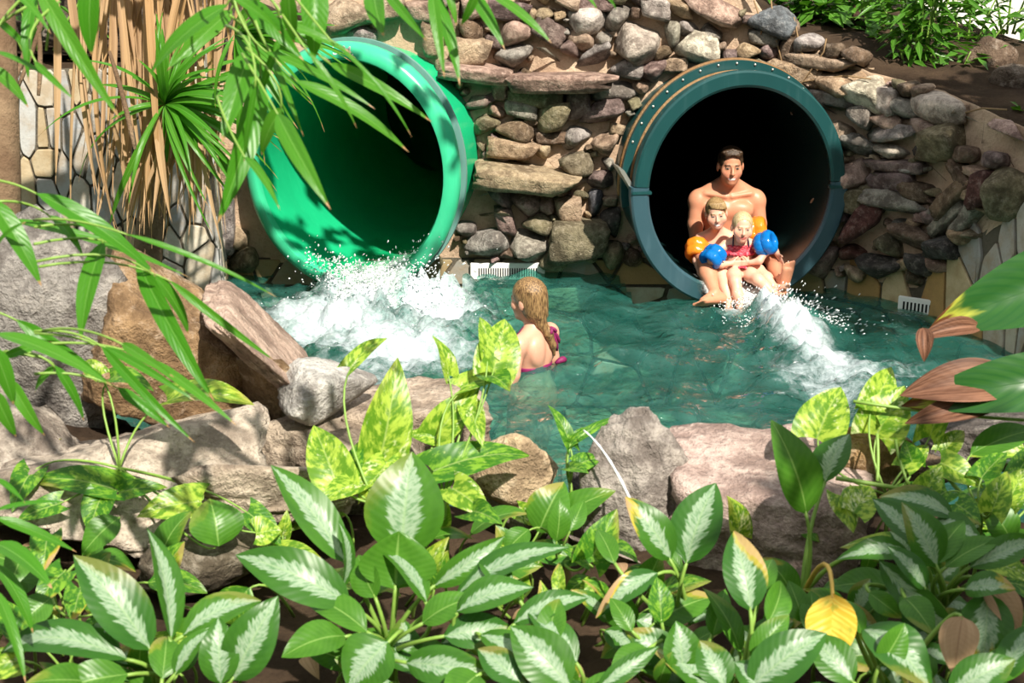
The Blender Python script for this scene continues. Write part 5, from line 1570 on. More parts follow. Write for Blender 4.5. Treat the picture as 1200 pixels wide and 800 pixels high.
# plant, style, base, tip, width (picture), options
S_, MB, MG, GR, YE, BR = 'silver', 'marbled', 'marbled_green', 'green', 'yellow', 'brown'
LV = [
 ('a1', S_, (176, 762), (86, 650), 66, {}), ('a1', S_, (149, 772), (1, 766), 52, dict(bow=.22)), ('a1', S_, (200, 750), (171, 617), 46, dict(roll=.7, fold=.5)),
 ('a1', S_, (214, 744), (306, 704), 46, dict(bow=.2)), ('a1', S_, (272, 797), (326, 698), 62, {}), ('a1', S_, (258, 802), (256, 722), 48, {}),
 ('a1', GR, (150, 790), (60, 812), 46, {}), ('a1', S_, (205, 790), (250, 735), 34, dict(roll=-.4)), ('a1', GR, (190, 795), (195, 745), 40, {}), ('a1', GR, (110, 800), (30, 800), 40, {}),
 ('a2', S_, (470, 652), (483, 529), 94, dict(bow=.10, up=.25, fold=.18)), ('a2', GR, (463, 690), (468, 622), 98, dict(up=.1, fold=.5, bow=-.1)),
 ('a2', S_, (405, 660), (317, 544), 52, {}), ('a2', S_, (411, 709), (276, 650), 62, dict(bow=.16)), ('a2', S_, (455, 752), (408, 806), 76, dict(bow=.1, up=.35)),
 ('a2', S_, (476, 776), (582, 792), 48, dict(bow=.15, roll=.3)), ('a2', S_, (534, 697), (667, 641), 44, dict(bow=.12, roll=-.3)), ('a2', S_, (508, 686), (592, 628), 34, dict(roll=.5)),
 ('a2', S_, (500, 705), (440, 640), 44, dict(roll=.6)), ('a2', GR, (430, 740), (355, 700), 44, {}), ('a2', GR, (495, 730), (560, 700), 40, {}), ('a2', S_, (400, 690), (396, 610), 30, dict(roll=1.0)),
 ('a2', GR, (405, 745), (330, 770), 50, {}), ('a2', S_, (520, 745), (600, 735), 44, dict(roll=.3)), ('a2', GR, (440, 700), (420, 650), 40, dict(roll=-.6)),
 ('a3', S_, (535, 716), (626, 688), 48, {}), ('a3', S_, (676, 776), (618, 716), 40, {}), ('a3', S_, (668, 804), (598, 733), 66, {}), ('a3', S_, (563, 743), (642, 792), 38, {}),
 ('a3', S_, (602, 730), (690, 700), 36, {}), ('a3', GR, (560, 790), (520, 830), 50, {}), ('a3', S_, (610, 800), (560, 760), 42, {}), ('a3', S_, (700, 806), (772, 757), 26, dict(roll=.3)),
 ('a3', S_, (600, 690), (560, 655), 30, {}), ('a3', GR, (640, 760), (655, 700), 36, {}),
 ('a4', S_, (804, 660), (839, 566), 64, dict(up=.3, roll=-.25)), ('a4', S_, (786, 656), (733, 582), 46, dict(old=.9, up=.35)), ('a4', S_, (771, 671), (698, 724), 32, dict(old=1.0, bow=.2)),
 ('a4', S_, (800, 786), (792, 727), 48, {}), ('a4', MG, (775, 730), (770, 676), 32, {}), ('a4', GR, (868, 766), (823, 688), 36, dict(roll=.5)), ('a4', GR, (720, 660), (700, 620), 26, {}),
 ('a4', GR, (760, 760), (715, 790), 34, {}), ('a4', GR, (740, 740), (715, 700), 26, {}), ('a4', GR, (835, 745), (850, 690), 30, {}),
 ('a5', S_, (880, 716), (860, 622), 54, dict(old=.7, up=.3)), ('a5', S_, (878, 806), (969, 742), 64, {}), ('a5', GR, (900, 730), (915, 680), 36, dict(roll=.5)), ('a5', S_, (850, 806), (820, 750), 46, {}),
 ('a5', GR, (880, 770), (925, 720), 34, {}), ('a5', S_, (900, 815), (860, 775), 40, {}), ('a5', GR, (890, 700), (905, 655), 30, {}),
 ('a6', GR, (945, 602), (904, 492), 58, dict(fold=.45, up=.25, roll=.2)), ('a6', S_, (966, 566), (996, 508), 48, dict(roll=-.5, up=.3)), ('a6', GR, (942, 730), (924, 680), 30, {}), ('a6', GR, (955, 745), (950, 692), 34, {}),
 ('a6', S_, (1030, 656), (1130, 762), 40, dict(bow=.26, roll=.5)), ('a6', GR, (900, 680), (870, 650), 28, {}), ('a6', YE, (976, 696), (973, 786), 60, dict(up=.1, bow=.05, sag=.06, pet='y', dz=-.30)),
 ('a7', S_, (1068, 650), (979, 656), 32, dict(bow=.2)), ('a7', S_, (1098, 664), (1057, 588), 54, {}), ('a7', S_, (1094, 610), (1154, 638), 40, dict(roll=-.3)), ('a7', GR, (1108, 664), (1172, 632), 34, {}),
 ('a7', S_, (1136, 664), (1212, 632), 36, dict(roll=.3)), ('a7', S_, (1158, 694), (1150, 784), 62, dict(up=.3, old=.9)), ('a7', S_, (1078, 640), (1022, 584), 40, {}), ('a7', S_, (1118, 606), (1030, 582), 38, dict(bow=.2)),
 ('a7', GR, (1018, 694), (1057, 724), 26, dict(roll=.4)), ('a7', GR, (1060, 700), (1095, 745), 36, {}), ('a7', S_, (1085, 690), (1040, 640), 36, {}), ('a7', S_, (1130, 690), (1190, 690), 40, dict(old=.6)),
 ('a7', GR, (1090, 660), (1130, 610), 36, {}), ('a7', BR, (1155, 684), (1193, 742), 44, {}),
 ('a8', S_, (1010, 735), (1092, 812), 66, dict(bow=.16)), ('a8', S_, (1112, 812), (1190, 772), 50, {}), ('a8', S_, (1000, 800), (945, 742), 50, {}), ('a8', GR, (1030, 780), (1060, 730), 40, dict(roll=.6)),
 ('a8', BR, (1128, 722), (1118, 792), 46, dict(up=.2)), ('a8', GR, (1150, 800), (1215, 760), 44, {}), ('a8', GR, (1010, 745), (985, 700), 30, dict(roll=.6)), ('a8', S_, (1170, 800), (1220, 730), 40, {}),
 ('p1', MG, (128, 445), (180, 458), 34, {}), ('p1', MB, (196, 470), (298, 474), 54, dict(up=.7)), ('p1', MG, (134, 573), (34, 566), 40, {}), ('p1', MG, (140, 577), (196, 571), 26, {}), ('p1', MG, (38, 552), (14, 600), 36, {}),
 ('p1', MB, (236, 588), (160, 606), 46, {}), ('p1', GR, (256, 640), (246, 584), 66, dict(up=.4)), ('p1', MG, (120, 580), (105, 625), 40, {}), ('p1', MB, (118, 440), (96, 425), 24, {}),
 ('p1', MB, (300, 625), (330, 622), 40, {}), ('p1', MG, (290, 600), (330, 640), 36, {}), ('p1', MG, (70, 590), (20, 610), 30, {}),
 ('p2', MB, (410, 430), (454, 396), 24, {}), ('p2', MB, (446, 536), (466, 419), 62, dict(up=.2)), ('p2', MB, (396, 568), (368, 498), 56, dict(up=.3)), ('p2', MB, (420, 566), (374, 592), 36, {}),
 ('p2', MB, (455, 545), (420, 590), 44, {}), ('p2', MB, (470, 545), (440, 580), 30, {}), ('p2', MG, (410, 560), (425, 515), 26, {}),
 ('p3', MB, (526, 440), (507, 393), 26, dict(roll=.6, up=.3)), ('p3', MB, (578, 436), (592, 374), 56, dict(up=.25, kind='heart')), ('p3', MB, (572, 415), (562, 372), 30, dict(up=.2, roll=.5)), ('p3', MB, (540, 455), (604, 440), 32, dict(roll=-.3)),
 ('p3', MB, (510, 512), (563, 454), 44, {}), ('p3', MB, (550, 478), (566, 524), 30, dict(up=.3)), ('p3', MG, (508, 552), (620, 534), 48, {}), ('p3', MB, (530, 572), (578, 612), 42, {}), ('p3', MG, (575, 440), (598, 458), 36, {}),
 ('p3', MB, (510, 514), (478, 508), 24, {}), ('p3', MG, (550, 600), (590, 615), 34, {}),
 ('p4', MG, (668, 522), (642, 474), 18, {}), ('p4', MG, (672, 517), (722, 489), 12, {}), ('p4', MG, (676, 545), (703, 538), 24, {}), ('p4', MG, (666, 548), (690, 555), 20, {}), ('p4', MG, (668, 520), (684, 500), 12, {}),
 ('p5', MB, (957, 514), (986, 454), 64, dict(up=.3)), ('p5', MB, (1020, 480), (1044, 430), 44, dict(up=.25, roll=.3)), ('p5', MB, (1027, 510), (1060, 452), 64, dict(up=.3)), ('p5', MB, (1090, 512), (1126, 438), 36, dict(roll=-.3, up=.3)),
 ('p5', MB, (1060, 548), (1088, 522), 30, {}), ('p5', MB, (1080, 582), (1104, 545), 34, {}), ('p5', MB, (1000, 600), (1020, 570), 44, {}), ('p5', MB, (985, 580), (1000, 625), 36, {}), ('p5', MG, (1070, 545), (1060, 515), 30, {}),
 ('p6', GR, (1137, 532), (1214, 504), 38, dict(up=.6)), ('p6', MB, (1102, 542), (1152, 572), 36, {}), ('p6', MB, (1162, 600), (1180, 552), 36, {}), ('p6', MB, (1180, 590), (1205, 548), 36, {}), ('p6', MB, (1160, 658), (1212, 684), 34, {}),
 ('p6', MG, (1120, 590), (1150, 615), 34, {}), ('p6', MB, (1105, 530), (1130, 505), 28, {}), ('p6', MG, (1190, 560), (1215, 520), 30, {}), ('p6', MG, (1150, 560), (1180, 530), 34, {}), ('p6', MG, (1110, 575), (1080, 600), 30, {}),
 ('p7', GR, (140, 606), (96, 650), 38, {}), ('p7', MG, (56, 628), (52, 670), 38, dict(old=.8)), ('p7', MG, (75, 670), (40, 715), 34, dict(old=.5)), ('p7', MG, (95, 690), (85, 730), 34, dict(old=.9)), ('p7', GR, (30, 640), (10, 690), 34, {}),
 ('p7', MG, (110, 720), (150, 700), 30, {}), ('p7', GR, (60, 700), (20, 735), 36, {}), ('p7', MG, (20, 740), (-10, 700), 34, {}),
 ('p8', GR, (652, 634), (656, 583), 28, dict(up=.3)), ('p8', GR, (668, 622), (684, 586), 24, {}), ('p8', MG, (692, 656), (723, 596), 46, dict(up=.3)), ('p8', MG, (690, 660), (655, 640), 20, {}), ('p8', GR, (620, 620), (590, 650), 30, {}), ('p8', MG, (720, 640), (748, 660), 22, {}),
]
def put_leaf(k, style, b, t, w, op):
    op = dict(op)
    pet = M_STEMY if op.pop('pet', None) == 'y' else M_STEM
    creep = k[0] == 'p'
    base_d = (leaf_d(b[1], 0.92) if not creep else min(leaf_d(b[1], 0.84), 4.25))
    # leaves stay near their own plant
    base_d = 0.5 * base_d + 0.5 * (PL[k][1] - 0.12) + op.pop('dz', 0)
    tip_d = base_d + (0.05 if t[1] < b[1] else -0.07) + RND.uniform(-0.05, 0.05)
    B = at_d(*b, base_d); T = at_d(*t, tip_d)
    kind = op.pop('kind', 'heart' if creep and style != GR else 'oval')
    kw = dict(bow=0.10 + RND.uniform(-.03, .05), fold=0.30, roll=RND.uniform(-.22, .22), up=0.45, old=(RND.random() * 0.25 if RND.random() < 0.3 else 0))
    kw.update(op)
    add_leaf(plants[k], B, T, w * base_d / FPX * 1.06, style, kind, root=roots[k], pet=pet, rpet=0.0035 if creep else 0.0060, **kw)
for a in LV: put_leaf(*a)
# undergrowth that closes the gaps between the stalks
keys_low = {'a1': (150, 800), 'a2': (440, 775), 'a3': (620, 790), 'a4': (780, 760), 'a5': (870, 790), 'a6': (945, 740), 'a7': (1100, 730), 'a8': (1060, 790), 'p7': (60, 680), 'p8': (690, 690), 'p6': (1160, 620), 'p1': (80, 610), 'p5': (1010, 610), 'p3': (560, 640), 'p2': (370, 640)}
for k, (cu, cv) in keys_low.items():
    for i in range(17 if k[0] == 'a' else 11):
        bu, bv = cu + RND.gauss(0, 66), cv + RND.gauss(8, 32)
        a = RND.uniform(0, 2 * math.pi); ln = RND.uniform(40, 100)
        tu, tv = bu + math.cos(a) * ln, bv + math.sin(a) * ln * 0.55 - 8
        d = (CAM_H - 0.72) / (math.sin(TH) - math.cos(TH) * (400 - bv) / FPX)
        B = at_d(bu, bv, d); T = at_d(tu, tv, d + RND.uniform(-.06, .06))
        st_ = RND.choice([GR, GR, S_] if k[0] == 'a' else [MG, GR, MB])
        add_leaf(plants[k], B, T, ln * RND.uniform(.40, .58) * d / FPX, st_, 'oval' if st_ != MB else 'heart', root=Vector((B.x * .7 + roots[k].x * .3, B.y * .7 + roots[k].y * .3 + 0.03, bank_z(B.x, B.y))), roll=RND.uniform(-.5, .5), bow=.14, old=RND.random() * 0.5, rpet=0.004)
# the long bare runner of the right-hand vine
bm = bmesh.new(); tube(bm, bez(at_d(980, 560, 3.95), at_d(1020, 566, 3.9), at_d(1062, 574, 3.95), 10), 0.007, 8)
link('runner', bm_mesh('runner', bm, True), M_STEM, plants['p5'])
for (u0, v0), (u1, v1), (u2, v2) in (((1028, 508), (1030, 540), (1028, 564)), ((1050, 515), (1052, 540), (1066, 570)), ((1000, 470), (1100, 486), (1200, 492))):
    bm = bmesh.new(); tube(bm, bez(at_d(u0, v0, 4.0), at_d(u1, v1, 3.98), at_d(u2, v2, 3.95), 8), 0.005, 7)
    link('runner', bm_mesh('runner', bm, True), M_STEM, plants['p5'] if u0 != 1000 else plants['p6'])
bm = bmesh.new(); tube(bm, [at_d(664, 600, 3.88), at_d(662, 640, 3.86), at_d(668, 690, 3.86), at_d(660, 730, 3.86)], [0.006, 0.009, 0.010, 0.011], 7)
link('dry_twig', bm_mesh('dry_twig', bm, True), M_TWIG, plants['p8'])

# ------------------------------------------------------------------ big canna leaves leaning in from the right
cn = empty('canna', (1.95, 3.95, 0.5)); tag(cn, 'broad ribbed leaves with brown dying tips leaning in over the pool', 'plant')
o = add_leaf(cn, at_d(1345, 296, 4.05), at_d(1090, 384, 4.10), 0.27, 'canna', 'oval', root=Vector((1.95, 3.95, 0.50)), bow=.05, fold=.5, up=.45, roll=-.35, nu=22, rpet=0.014)
o = add_leaf(cn, at_d(1310, 440, 3.95), at_d(1056, 476, 4.0), 0.19, 'canna', 'oval', root=Vector((1.95, 3.95, 0.50)), bow=.16, fold=.4, up=.3, roll=-.2, nu=22, rpet=0.014)
add_leaf(cn, at_d(1150, 384, 4.06), at_d(1072, 398, 4.03), 0.075, 'rust', 'oval', bow=.14, fold=.8, up=.3, name='dead_tip', nu=14)
add_leaf(cn, at_d(1082, 384, 4.03), at_d(1083, 424, 4.00), 0.065, 'rust', 'oval', bow=.2, fold=.9, up=.1, name='dead_tip', nu=14)
add_leaf(cn, at_d(1196, 452, 3.96), at_d(1054, 464, 3.96), 0.16, 'rust', 'oval', bow=.14, fold=.5, up=.35, name='dead_tip', nu=16)
add_leaf(cn, at_d(1180, 466, 3.95), at_d(1060, 496, 3.94), 0.10, 'rust', 'oval', bow=.10, fold=.6, up=.15, name='dead_tip', nu=16)

# ------------------------------------------------------------------ palm blades hanging in from the upper left and left (close to the camera)
BLADES_TOP = [((43, -20), (140, 138), 23), ((108, -25), (108, 66), 30), ((42, -12), (34, 98), 17), ((-12, 78), (33, 126), 20), ((40, 72), (87, 117), 9), ((268, 5), (173, 92), 28), ((272, 12), (195, 84), 22),
 ((306, 88), (254, 264), 34), ((294, 58), (260, 168), 32), ((325, 133), (388, 246), 25), ((331, 126), (307, 182), 24), ((286, 183), (328, 246), 12), ((345, 94), (479, 178), 20), ((385, 74), (506, 143), 18),
 ((388, 48), (483, 161), 7), ((367, -22), (367, 73), 36), ((338, -12), (345, 50), 22), ((290, 0), (356, 71), 24), ((498, -22), (539, 100), 22), ((506, -12), (521, 91), 15), ((545, -16), (592, 59), 18), ((574, -8), (647, 51), 15),
 ((676, -10), (700, 11), 8), ((700, -12), (723, 13), 8), ((450, -12), (501, 49), 13), ((438, -12), (450, 43), 28), ((520, -20), (535, 30), 12), ((10, -14), (60, 40), 12), ((-10, 20), (40, 70), 12), ((-8, 60), (70, 100), 8), ((270, -5), (330, 40), 14),
 ((300, 20), (412, 62), 14), ((310, 60), (440, 128), 12), ((330, 40), (300, 130), 10), ((320, 70), (356, 160), 9), ((300, 100), (286, 190), 9), ((360, 60), (418, 150), 8), ((560, -12), (540, 30), 12)]
BLADES_LEFT = [((-12, 232), (49, 336), 28), ((42, 226), (184, 323), 26), ((0, 256), (226, 327), 15), ((160, 302), (253, 472), 26), ((122, 282), (95, 402), 30), ((148, 274), (324, 348), 8), ((198, 328), (324, 424), 11), ((182, 323), (221, 392), 20),
 ((-8, 390), (134, 454), 22), ((18, 374), (131, 451), 18), ((58, 252), (98, 302), 15), ((142, 402), (204, 442), 14), ((122, 406), (231, 471), 11), ((118, 404), (229, 519), 13), ((172, 420), (278, 499), 13), ((138, 454), (199, 501), 14),
 ((10, 442), (53, 511), 18), ((-8, 406), (16, 474), 24), ((-8, 456), (19, 512), 20), ((64, 428), (98, 493), 14), ((66, 430), (41, 460), 14), ((-8, 300), (30, 260), 14), ((0, 420), (60, 400), 12),
 ((-6, 636), (61, 689), 30), ((-6, 606), (90, 647), 16), ((-6, 660), (39, 742), 22), ((-6, 598), (80, 588), 9), ((-6, 690), (30, 800), 16), ((-6, 560), (30, 590), 10)]
def palm(name, loc, label, blades, d0, hub_of):
    e = empty(name, loc); tag(e, label, 'palm')
    for i, (b, t, w) in enumerate(blades):
        d = d0 + RND.uniform(-.18, .18)
        B = at_d(*b, d); T = at_d(*t, d + RND.uniform(-.10, .10))
        hub = Vector(hub_of(b))
        pull = (hub - B); Bx = B + pull * 0.0
        add_leaf(e, Bx, T, w * d / FPX, 'blade', 'blade', root=B + pull.normalized() * min(0.28, pull.length), bow=0.05 + RND.uniform(0, .06), fold=.35, up=.35, roll=RND.uniform(-.5, .5), nu=14, rpet=0.0028)
    return e
pt = palm('lady_palm', (-1.25, 2.3, 0.6), 'lady palm with long green blades hanging down over the light green slide', BLADES_TOP, 2.85, lambda b: at_d(b[0] * 0.75 + 40, -110 if b[1] < 40 else b[1] - 70, 2.85))
pl_ = palm('lady_palm', (-1.5, 2.6, 0.6), 'lady palm with arching blades in front of the tall pale boulder', BLADES_LEFT, 2.95, lambda b: at_d(min(b[0] - 60, 40), b[1] - 16, 2.98))
for e, pts, nm in ((pt, [(-1.25, 2.3, 0.55), (-1.22, 2.4, 1.6), (-1.0, 2.55, 2.6), (-0.7, 2.65, 3.1)], 'cane'), (pl_, [(-1.5, 2.6, 0.5), (-1.46, 2.65, 1.2), (-1.40, 2.68, 1.9)], 'cane')):
    bm = bmesh.new(); tube(bm, pts, 0.02, 10); link(nm, bm_mesh(nm, bm, True), M_STEM, e)

# ------------------------------------------------------------------ strap-leaved screw palm by the left wall
sp = empty('screw_palm', (-2.1, 7.35, 0.2)); tag(sp, 'strap leaved palm with a skirt of dead straw coloured leaves against the pale wall', 'palm')
bm = bmesh.new(); top = at_d(185, 60, 7.3)
tube(bm, [Vector((-2.1, 7.45, -0.6)), Vector((-2.05, 7.45, 0.4)), at_d(190, 125, 7.35), top, at_d(200, -60, 7.3)], [0.10, 0.085, 0.07, 0.06, 0.05], 12)
link('trunk', bm_mesh('trunk', bm, True), M_BARK, sp)
for i in range(120):       # dead skirt
    u = RND.gauss(185, 42); v0 = RND.uniform(-90, -10); ln = RND.uniform(120, 370)
    if i % 3 == 0: u = RND.gauss(195, 26); v0 = RND.uniform(95, 140); ln = RND.uniform(90, 165)
    d = 7.15 + RND.uniform(-.22, .14)
    tu, tv = u + RND.gauss(0, 24), min(v0 + ln, 285 + RND.uniform(-25, 12))
    add_leaf(sp, at_d(u, v0, d), at_d(tu, tv, d + RND.uniform(-.06, .10)), RND.uniform(4, 12) * d / FPX, 'straw' if RND.random() < .7 else 'brown', 'blade', bow=RND.uniform(-.12, .12), fold=.6, up=.15, roll=RND.uniform(-1, 1), name='dead_leaf', nu=10)
node = at_d(193, 122, 6.95)
for i in range(66):
    a = RND.gauss(-5, 62)
    ln = RND.uniform(60, 150)
    tu = 193 + math.cos(math.radians(a)) * ln; tv = 122 + math.sin(math.radians(a)) * ln + 0.0016 * ln * ln
    d = 6.95 + RND.uniform(-.3, .25)
    add_leaf(sp, node, at_d(tu, tv, d), RND.uniform(6, 10) * 7 / FPX, 'blade', 'blade', bow=.16, fold=.5, up=.5, roll=RND.uniform(-.5, .5), nu=12)
for i in range(34):      # second crown higher up and further right
    a = RND.gauss(35, 45); ln = RND.uniform(70, 150)
    tu = 275 + math.cos(math.radians(a)) * ln; tv = 40 + math.sin(math.radians(a)) * ln + 0.0010 * ln * ln
    d = 6.6 + RND.uniform(-.3, .25)
    add_leaf(sp, at_d(275, 40, 6.6), at_d(tu, tv, d), RND.uniform(6, 10) * 7 / FPX, 'blade', 'blade', bow=.14, fold=.5, up=.5, roll=RND.uniform(-.5, .5), nu=12)
# fibrous trunk at the far left
bm = bmesh.new(); tube(bm, [at_d(0, 330, 6.4), at_d(2, 200, 6.4), at_d(0, 90, 6.4), at_d(-6, -60, 6.4)], [0.10, 0.085, 0.08, 0.08], 14)
for v in bm.verts: v.co += v.co.normalized() * 0.02 * mnoise.noise(v.co * 14)
tk = link('palm_trunk', bm_mesh('palm_trunk', bm, True), M_BARK); tag(tk, 'fibrous brown palm trunk at the end of the paved wall', 'trunk')
for (a, b) in (((40, 20), (4, 130)), ((60, -10), (20, 105)), ((128, 60), (158, 175)), ((45, 30), (45, 112))):
    bm = bmesh.new(); tube(bm, bez(at_d(*a, 6.5), at_d((a[0] + b[0]) / 2 + 4, (a[1] + b[1]) / 2, 6.5), at_d(*b, 6.5)), [0.008, 0.010, 0.012, 0.012, 0.012, 0.012, 0.010, 0.008], 8)
    r_ = link('aerial_root', bm_mesh('aerial_root', bm, True), M_BARK, sp)

# ------------------------------------------------------------------ leafy shrubs, each a stem set and a crown
def crown(name, label, base, stems, n, leaf_len, leaf_w, style, seed, spread=0.3, cat='shrub'):
    rs = random.Random(seed)
    e = empty(name, base); tag(e, label, cat)
    vs, fs, uv = [], [], []
    for (tx, ty, tz) in stems:
        top_ = Vector(base) + Vector((tx, ty, tz))
        b0 = Vector(base) + Vector((tx * .15, ty * .15, 0))
        pts = bez(b0, b0 + Vector((tx * .2, ty * .2, tz * .6)), top_, 9)
        bm = bmesh.new(); tube(bm, pts, [0.009 - 0.0006 * i for i in range(9)], 7)
        link('stem', bm_mesh('stem', bm, True), M_STEM, e)
        for i in range(n):
            f = rs.uniform(.25, 1.0); k = min(7, int(f * 8)); p = pts[k].lerp(pts[k + 1], f * 8 - k)
            a = rs.uniform(0, 2 * math.pi); el = rs.uniform(-.5, .7)
            dr = Vector((math.cos(a) * math.cos(el), math.sin(a) * math.cos(el), math.sin(el)))
            p = p + dr * rs.uniform(0, spread)
            t = (dr + Vector((0, 0, -.25))).normalized() * leaf_len * rs.uniform(.6, 1.2)
            sd = t.cross(Vector((rs.gauss(0, .4), rs.gauss(0, .4), 1))).normalized() * leaf_w * rs.uniform(.7, 1.2)
            nn = sd.cross(t).normalized() * leaf_len * 0.08
            o = len(vs)
            vs += [p, p + t * .4 + sd + nn, p + t * .4 - nn * 0, p + t * .4 - sd + nn, p + t]
            uv += [(.5, 0), (1, .4), (.5, .4), (0, .4), (.5, 1)]
            fs += [(o, o + 1, o + 2), (o, o + 2, o + 3), (o + 1, o + 4, o + 2), (o + 2, o + 4, o + 3)]
    me = mesh_py('foliage', vs, fs)
    l = me.uv_layers.new(name='UVMap')
    for lp in me.loops: l.data[lp.index].uv = uv[lp.vertex_index]
    o = link('foliage', me, M_LEAF[style], e); o['kind'] = 'stuff'
    return e
b = at_d(1075, 112, 9.0)
crown('bamboo', 'young bamboo with upright stems behind the wall top by the dark rocks', b, [(-.25, .1, .9), (-.12, 0, 1.0), (0, .1, 1.1), (.12, 0, .95), (.25, .05, .85), (.05, -.05, .7), (-.05, -.1, .8), (.35, .1, .7), (-.35, .1, .7), (.18, .2, .8), (-.18, .2, .9)], 44, 0.17, 0.020, 'green', 1, .14)
b = at_d(950, 20, 9.7)
crown('trailing_shrub', 'leafy shrub trailing over the top of the wall above the dark slide', b, [(-.3, -.1, .25), (-.1, -.1, .35), (.15, -.1, .2), (.35, -.1, .3), (.5, -.2, .1), (0, -.3, .1), (.3, -.35, .02)], 30, 0.16, 0.055, 'green', 2, .16)
b = at_d(1180, 40, 9.6)
crown('broadleaf_shrub', 'round leaved shrub before the sunlit cream wall', b, [(-.25, 0, .5), (0, 0, .6), (.25, 0, .5), (-.35, 0, .25), (.3, -.1, .2)], 12, 0.12, 0.05, 'green', 3, .15)
b = at_d(1195, 165, 8.0)
crown('low_fern', 'low bright green tuft on the wall top beside the olive stone', b, [(-.1, 0, .12), (0, 0, .18), (.12, 0, .14)], 16, 0.08, 0.025, 'green', 4, .08)
b = at_d(1070, 125, 8.7)
crown('seedling_tuft', 'small yellow green tuft at the bamboo foot', b, [(-.08, 0, .08), (0, 0, .10), (.1, 0, .08)], 10, 0.09, 0.025, 'marbled', 5, .06)
b = at_d(40, 60, 8.0)
crown('shade_shrub', 'dim green shrub in the shade above the left wall', b, [(-.5, .1, .6), (-.2, .1, .8), (.1, .1, .7), (.4, .2, .8), (.7, .2, .6)], 26, 0.20, 0.035, 'green', 6, .3)
b = at_d(1130, 90, 9.6)
crown('fern_shrub', 'feathery green shrub between the bamboo and the big dark boulder', b, [(-.4, 0, .6), (-.2, 0, .7), (0, 0, .8), (.2, 0, .6), (.4, 0, .5)], 40, 0.14, 0.022, 'green', 8, .2)
b = at_d(1020, 30, 10.3)
crown('dense_shrub', 'dense dark shrub behind the upright dark red rock', b, [(-.5, 0, .5), (-.25, 0, .6), (0, 0, .7), (.25, 0, .6), (.5, 0, .6)], 44, 0.16, 0.035, 'green', 9, .25)
for (u, v, d, lab, sd) in ((1030, 78, 9.4, 'leafy tuft on the shelf soil beside the ochre rock', 31), (1118, 112, 8.9, 'leafy tuft on the shelf soil before the low dark rock', 32), (1000, 62, 9.6, 'leafy tuft on the shelf soil under the trailing shrub', 33)):
    crown('ground_cover', lab, at_d(u, v, d), [(-.2, 0, .18), (-.08, .1, .25), (.08, 0, .28), (.2, .1, .2)], 24, 0.13, 0.03, 'green', sd, .14)
# bare creeper over the stones right of the dark tube
cr = bmesh.new()
for pts in (((900, 0), (905, 40), (925, 75), (922, 100)), ((880, 0), (890, 30), (888, 40)), ((922, 100), (950, 96), (975, 60), (978, 45)), ((940, 20), (948, 60), (968, 82)), ((925, 115), (950, 95), (1000, 88), (1032, 92)), ((1150, 132), (1170, 127), (1200, 129))):
    q = []
    for (u, v) in pts:
        h = MAIN.hit(u, v); q.append(MAIN.P(h[0], h[1], 0.11) if h else at_d(u, v, 8.6))
    tube(cr, q, 0.005, 6)
o = link('creeper', bm_mesh('creeper', cr, True), M_TWIG); tag(o, 'bare dry creeper stems trailing over stones beside the dark slide', 'creeper')

# ------------------------------------------------------------------ dry leaves lying on the soil
DRY = [(150, 640, 60, 20), (40, 705, 50, 60), (20, 660, 40, 20), (362, 760, 55, -70), (372, 790, 60, -100), (655, 720, 55, 80), (660, 765, 50, 60), (700, 780, 40, 10), (490, 745, 45, 100), (300, 640, 45, 10), (255, 635, 60, 15), (640, 690, 40, 100),
       (890, 660, 36, 40), (915, 720, 36, 20), (820, 760, 34, 60), (575, 590, 36, 10), (565, 520, 36, 40), (720, 655, 40, 80), (830, 705, 36, 30), (600, 705, 30, 0), (1090, 615, 30, 0), (975, 640, 40, 70), (560, 690, 26, 0), (140, 680, 30, 100), (60, 745, 50, 0)]
SHORT = dict(a1='arching silver striped plant', a2='tall plant with a large upright leaf', a3='low spreading silver plant', a4='dark green plant with three stalks', a5='plant beside the yellowing stalk', a6='plant with the hanging yellow leaf',
             a7='dense blue-green plant', a8='broad dark silver plant', p1='vine on the broad tan rock', p2='marbled vine before the white cobble', p3='vine reaching over the water', p4='slender seedling vine', p5='vine on the round rust stone',
             p6='yellow edged vine', p7='vine with yellowing leaves', p8='light green vine on its twig')
for i, (u, v, ln, an) in enumerate(DRY):
    r = ray(u, v); d = (CAM_H - 0.63) / -r.z
    B = at_d(u, v, d); a = math.radians(an)
    L_ = ln * d / FPX
    B.z = bank_z(B.x, B.y) + 0.035
    T = B + Vector((math.cos(a) * L_, -abs(math.sin(a)) * L_, 0.02))
    T.z = bank_z(T.x, T.y) + 0.05
    me, _ = leaf_mesh(B, T, L_ * .5, 'oval', .18, .5, RND.uniform(-.4, .4), 0, .8, seed=i)
    me.transform(Matrix.Translation(-B))
    o = link('dry_leaf', me, M_LEAF['brown']); o.location = B
    near = min(PL, key=lambda k: (Vector(plants[k].location) - B).length)
    tag(o, 'dry brown leaf on the soil by the ' + SHORT[near], 'dry leaf', 'dry leaves on the soil')

# plants of the bank that carry on past the picture's right edge
for (x, y, lab) in ((1.72, 3.70, 'silver leaved plant on the bank below the broad ribbed leaves'), (2.15, 3.35, 'silver leaved plant on the bank end beside the path'), (2.45, 3.85, 'silver leaved plant at the pool corner of the bank')):
    e = empty('aglaonema', (x, y, bank_z(x, y))); tag(e, lab, 'plant')
    for i in range(16):
        a = i * 2.4; r = 0.08 + 0.012 * i
        rt = Vector((x, y, bank_z(x, y)))
        B = rt + Vector((math.cos(a) * r, math.sin(a) * r, 0.22 - 0.006 * i)); T = B + Vector((math.cos(a) * 0.22, math.sin(a) * 0.22, 0.05 - 0.006 * i))
        add_leaf(e, B, T, 0.10, 'silver' if i % 3 else 'green', 'oval', root=rt, bow=.14, up=.8)

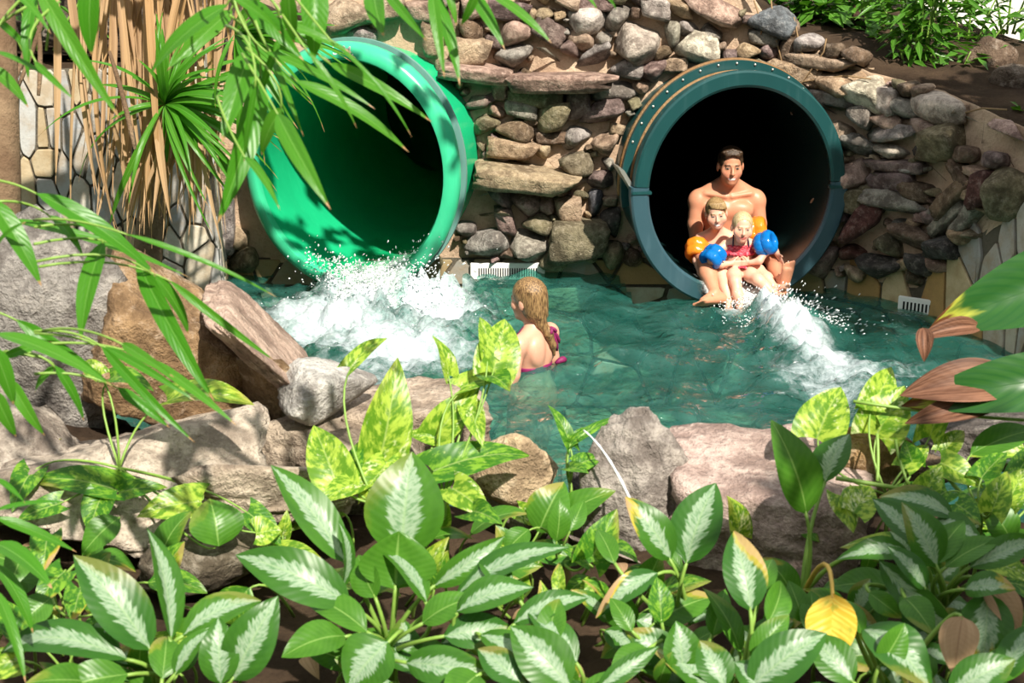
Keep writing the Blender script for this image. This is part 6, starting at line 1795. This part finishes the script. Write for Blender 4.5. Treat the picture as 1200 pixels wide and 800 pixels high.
# ------------------------------------------------------------------ tree beyond the right edge that shades the right-hand wall
def shade_tree(base, centre, radius, n, seed, label):
    rs = random.Random(seed)
    e = empty('shade_tree', base); tag(e, label, 'tree')
    bm = bmesh.new(); b = Vector(base); c = Vector(centre)
    tube(bm, bez(b, Vector((b.x, b.y, c.z * .7)), c, 10), [0.12 - 0.008 * i for i in range(10)], 12)
    link('trunk', bm_mesh('trunk', bm, True), M_BARK, e)
    vs, fs, uv = [], [], []
    for i in range(n):
        dr = Vector((rs.gauss(0, 1), rs.gauss(0, 1), rs.gauss(0, 1))).normalized() * rs.random() ** .4
        p = c + Vector((dr.x * radius[0], dr.y * radius[1], dr.z * radius[2]))
        t = Vector((rs.gauss(0, 1), rs.gauss(0, 1), rs.gauss(-.3, .5))).normalized() * rs.uniform(.16, .30)
        sd = t.cross(Vector((rs.gauss(0, .4), rs.gauss(0, .4), 1))).normalized() * t.length * .28
        o = len(vs)
        vs += [p, p + t * .4 + sd, p + t * .4, p + t * .4 - sd, p + t]; uv += [(.5, 0), (1, .4), (.5, .4), (0, .4), (.5, 1)]
        fs += [(o, o + 1, o + 2), (o, o + 2, o + 3), (o + 1, o + 4, o + 2), (o + 2, o + 4, o + 3)]
    me = mesh_py('foliage', vs, fs); l = me.uv_layers.new(name='UVMap')
    for lp in me.loops: l.data[lp.index].uv = uv[lp.vertex_index]
    o = link('foliage', me, M_LEAF['green'], e); o['kind'] = 'stuff'
shade_tree((5.4, 6.0, 0.4), (3.60, 6.30, 3.05), (0.80, 0.90, 0.65), 900, 21, 'broad tree beside the pool whose crown shades the right-hand wall')
shade_tree((3.6, 1.0, 0.5), (1.95, 1.35, 3.1), (0.55, 0.45, 0.30), 170, 22, 'unseen small tree added to dapple the planted bank')  # out-of-view crown, added to drop dappled shade on the near plants
shade_tree((-4.6, 6.3, 0.3), (-0.10, 6.50, 3.30), (0.85, 0.75, 0.35), 60, 23, 'unseen leaning tree added to shade the light green slide')  # thin out-of-view crown, added to break up the sun on the left tube
